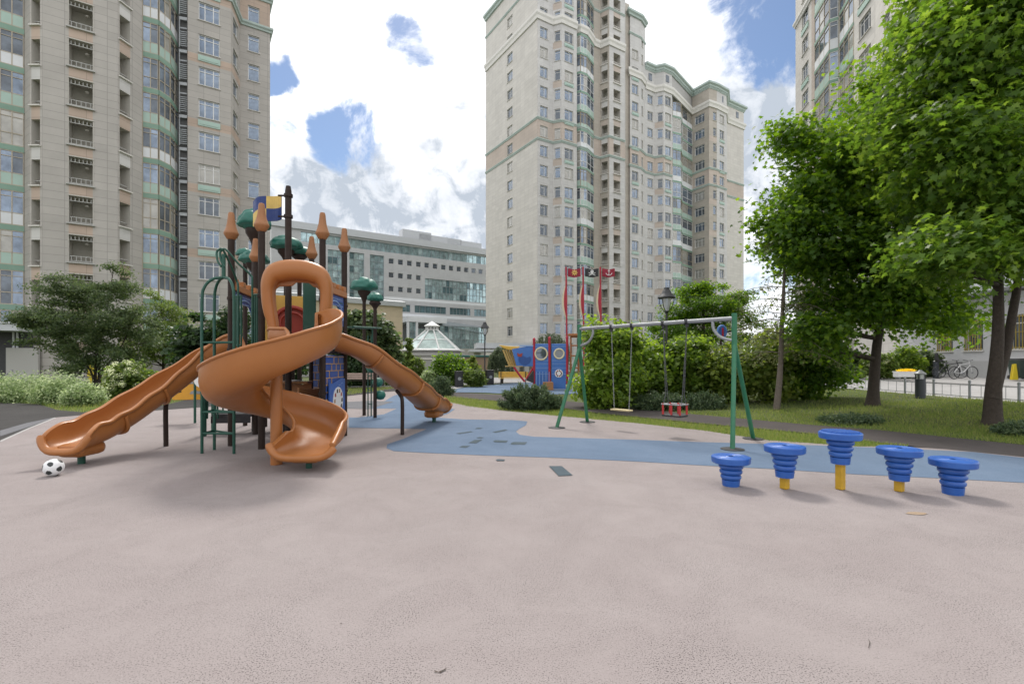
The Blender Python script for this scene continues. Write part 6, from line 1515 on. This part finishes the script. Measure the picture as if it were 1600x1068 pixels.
q = at(150, 602, 26); tree('dark_tree', (q.x, q.y, 0), 'broad dark many stemmed tree in front of the left tower', 'tree',
     [pe(150, 500, 26, 80, 50, 2.2)+(1.5,), pe(85, 520, 26, 62, 36, 1.8)+(.9,), pe(205, 530, 26, 45, 50, 1.5)+(.8,), pe(110, 460, 26, 50, 28, 1.4)+(.6,), pe(185, 445, 26, 26, 26, .9)+(.3,), pe(55, 500, 26, 36, 24, 1.2)+(.4,), pe(178, 418, 26, 9, 10, .4)+(.06,), pe(95, 450, 26, 18, 18, .6)+(.15,), pe(150, 560, 26, 60, 28, 1.6)+(.6,)],
     [([(q.x, q.y, 0), at(150, 570, 26), at(165, 500, 26), at(178, 415, 26)], .09, .015), ([(q.x+.1, q.y, 0), at(155, 575, 26.2), at(150, 520, 26.2), at(120, 460, 26.2)], .08, .015), ([(q.x-.1, q.y, 0), at(142, 580, 25.8), at(110, 540, 25.8), at(70, 505, 25.8)], .07, .015), ([(q.x+.15, q.y, 0), at(160, 580, 26), at(190, 540, 26), at(215, 480, 26)], .07, .015)],
     210, .5, 46000, .125, 'oval', LM['dark'], limbs=50, flat=.45)
q = at(255, 602, 30); tree('light_tree', (q.x, q.y, 0), 'lighter yellow green bushy tree right of the broad dark tree', 'tree', [pe(255, 500, 30, 38, 40)+(1,), pe(238, 540, 30, 42, 36)+(.9,), pe(272, 545, 30, 34, 42)+(.8,), pe(245, 468, 30, 16, 16)+(.2,), pe(285, 520, 30, 20, 28)+(.3,)], [([(q.x, q.y, 0), at(255, 560, 30), at(252, 470, 30)], .12, .02)], 100, .5, 17000, .12, 'oval', LM['light'], flat=.45)
# --- hedge behind the swings: separate shrubs
HG = 'leafy shrubs of the hedge behind the swing frame'
for px, py, Y, wpx, top, lm, lab, n_ in ((945, 640, 16.6, 56, 500, 'hedge', 'large bright green shrub at the left end of the hedge, beside the swing frame', 12000), (1010, 630, 18.0, 46, 535, 'hedge', 'green shrub of the hedge seen behind the plank swing', 8000), (1068, 627, 18.2, 46, 528, 'hedge', 'green shrub of the hedge seen behind the toddler swing', 8000),
        (1130, 625, 17.6, 46, 538, 'rusty', 'olive green shrub of the hedge behind the right swing post', 8000), (1200, 625, 17.0, 46, 520, 'rusty', 'olive green shrub of the hedge behind the thin larch', 8000), (1262, 628, 17.2, 52, 505, 'maple2', 'dark shrub at the right end of the hedge, under the maples', 11000)):
    z0 = lawn_z((px-800)/F*Y, Y)*.9 if px > 900 else 0; q = at(px, py, Y); h_ = at(px, top, Y).z-z0; rx = wpx/F*Y
    shrub('hedge_shrub', (q.x, Y), (rx, rx*.9, h_), lab, 'shrub', LM[lm], 60, .42, int(n_*1.1), .14, 'broad' if lm != 'maple2' else 'maple', HG, z0, ells=[((q.x, Y, z0+h_*.38), (rx, rx*.85, h_*.42), 1.3), ((q.x+.1*rx, Y, z0+h_*.72), (rx*.75, rx*.7, h_*.30), .8)])
# --- junipers and low bushes
JG = 'low dark conifer bushes along the path'
def juniper(px, pyb, wpx, hpx, lab, n_=9000, z0=None, Y=None):
    x, y = gp(px, pyb) if Y is None else ((px-800)/F*Y, Y); y += wpx/F*y*.5; x = (px-800)/F*y; rx = wpx/F*y; h_ = hpx/F*y; z0 = 0 if z0 is None else z0
    base = Vector((x, y, z0)); t = thing('juniper_bush', base, lab, 'conifer bush', JG); k = 170
    c = ell_pts(k, (x, y, z0+h_*.25), (rx, rx*.6, h_*.62), 3, z0+.05); out = norm((c-np.array([x, y, z0-h_*.2]))); n_ *= 2; idx = npr.randint(0, k, n_); f_ = npr.rand(n_, 1)
    pos = c[idx]+out[idx]*(f_-.7)*.24*min(1, h_*1.3)+npr.randn(n_, 3)*.05; al = out[idx]*.9+npr.randn(n_, 3)*.5+np.array([0, 0, .35]); pos[:, 2] = np.maximum(pos[:, 2], z0+.01)
    leaves('foliage', pos, npr.randn(n_, 3), .085*(.6+.7*npr.rand(n_)), 'diamond', LM['juniper'], t, base, along=al, curl=.1); mb = MB()
    for i in range(0, k, 9): limb(mb, base, c[i], .02, .006, .05, 4, .05)
    mb.build('stem', M_bark, t, smooth=50)
juniper(830, 641, 50, 44, 'large rounded dark conifer bush left of the swing frame', 15000)
juniper(690, 618, 18, 33, 'small dark conifer bush just behind the end of the right slide', 6000)
juniper(1028, 641, 44, 30, 'low spreading conifer bush under the hedge behind the plank swing', 8000)
juniper(1100, 641, 36, 28, 'low spreading conifer bush under the hedge behind the toddler swing', 7000)
juniper(1330, 662, 46, 14, 'flat sprawling conifer on the lawn beyond the tallest stepping pod', 5000, lawn_z(8.2, 12.0), 11.9)
juniper(1600, 686, 42, 18, 'flat sprawling conifer at the right edge of the lawn beside the path', 5000, .03, 9.9)
def bush(px, pyb, wpx, top, lm, lab, n_, size=.12, shape='oval', cat='bush', grp='bushes along the far path', Y=None, z0=0.0, flowers=None, up=.6):
    x, y = gp(px, pyb) if Y is None else ((px-800)/F*Y, Y); h_ = at(px, top, y).z-z0; rx = wpx/F*y*.8
    return shrub('bush', (x, y), (rx, rx*.8, h_), lab, cat, LM[lm], 50, min(.5, rx*.4), n_, size, shape, grp, z0, flowers=flowers, up=up)
bush(702, 602, 33, 553, 'maple2', 'round green bush behind the end of the right slide', 8000, .15, 'broad')
bush(651, 597, 14, 558, 'light', 'small light green bush below the glass cone roof', 4000, .18)
bush(742, 604, 20, 578, 'light', 'bright low bush between the two dark bins', 5000, .15)
bush(735, 598, 16, 556, 'rusty', 'thin olive bush behind the bins by the lamp post', 3500, .2)
bush(672, 603, 14, 580, 'var', 'pale whitish bush beside the round green bush', 3500, .14)
bush(615, 602, 16, 578, 'var', 'pale whitish bush seen behind the right orange slide', 3000, .16)
bush(638, 560, 10, 526, 'light', 'pointed light green bush left of the glass cone roof', 2500, .3, Y=52)
bush(560, 600, 40, 545, 'deep', 'dark bush between the play tower and its tree shaped posts', 6000, .2, Y=32)
for px, Y, wpx, top, lab in ((784, 36, 20, 540, 'weeping dark tree left of the pirate ship bow'), (860, 40, 30, 518, 'weeping grey green tree rising behind the pirate ship')):
    x = (px-800)/F*Y; h_ = at(px, top, Y).z; rx = wpx/F*Y; base = Vector((x, Y, 0)); t = thing('weeping_tree', base, lab, 'weeping tree', 'small weeping trees by the pirate ship')
    mb = MB(); mb.tube([(x, Y, 0), (x+.1, Y, h_*.6), (x, Y, h_*.9)], [.12, .09, .03], 8); pos = []; al = []
    for k in range(150):
        a = rnd.uniform(0, 6.28); rr = rx*math.sqrt(rnd.random()); tz = h_*(1-.28*(rr/rx)**2)-rnd.random()*.2; ln = rnd.uniform(.4, .85)*h_*.7
        for _ in range(55): f_ = rnd.random(); pos.append((x+rr*math.cos(a)*(1+.15*f_)+rnd.gauss(0, .05), Y+rr*math.sin(a)+rnd.gauss(0, .05), max(.3, tz-ln*f_))); al.append((rnd.gauss(0, .25), rnd.gauss(0, .25), -1))
        if k % 12 == 0: limb(mb, (x, Y, h_*.7), (x+rr*math.cos(a), Y+rr*math.sin(a), tz), .03, .01, .1, 4, .04)
    mb.build('trunk', M_bark, t, smooth=50); leaves('crown', np.array(pos), npr.randn(len(pos), 3), .16, 'diamond', LM['willow'], t, base, along=np.array(al))
VG = 'variegated bushes by the left asphalt'
for px, Y, wpx, top, lab, n_ in ((25, 19.5, 60, 592, 'pale variegated bush at the left edge beside the asphalt', 13000), (92, 18.6, 42, 588, 'pale variegated bush in the middle of its row left of the slide', 11000), (132, 17.6, 32, 602, 'small pale variegated bush nearest the left slide', 9000), (-30, 19, 50, 600, 'pale variegated bush cut by the left edge', 7000)):
    bush(px, 0, wpx, top, 'var', lab, n_, .085, 'oval', 'bush', VG, Y)
bush(195, 0, 34, 568, 'light', 'white flowering hydrangea bush behind the left slide', 5000, .13, 'broad', 'hydrangea', None, 21.5, flowers=(38, .17, LM['flower']))
bush(232, 0, 20, 576, 'hedge', 'low green bush behind the middle of the left slide', 3000, .15, 'broad', 'bush', None, 24.5)
# --- plants across the right road
RG = 'bushes in front of the right building'
for px, Y, wpx, top, lm, lab, fl in ((1330, 30, 26, 548, 'dark', 'grey green bush across the road, leftmost in front of the right building', None), (1372, 29, 26, 553, 'light', 'white flowering bush across the road behind the slanting maple', (16, .14, LM['flower'])), (1412, 29.5, 30, 546, 'hedge', 'green bush across the road behind the white trough planter', None), (1446, 30.5, 26, 549, 'dark', 'dark bush across the road beside the plain bollard', None)):
    bush(px, 0, wpx, top, lm, lab, 5000, .15, 'broad', 'bush', RG, Y, .6, fl)
bush(1340, 0, 12, 578, 'light', 'low yellow leaved bush across the road', 1500, .12, 'oval', 'bush', RG, 28, .6)
pl = at(1416, 582, 27); 
tt = [o for o in C.objects if o.name == 'planter'][0]; p_ = ell_pts(700, (pl.x, pl.y, 1.07), (.58, .16, .10)); leaves('flowers', p_, npr.randn(700, 3)+np.array([0, 0, 1]), .07, 'oval', LM['yflower'], tt, ORG['planter'])
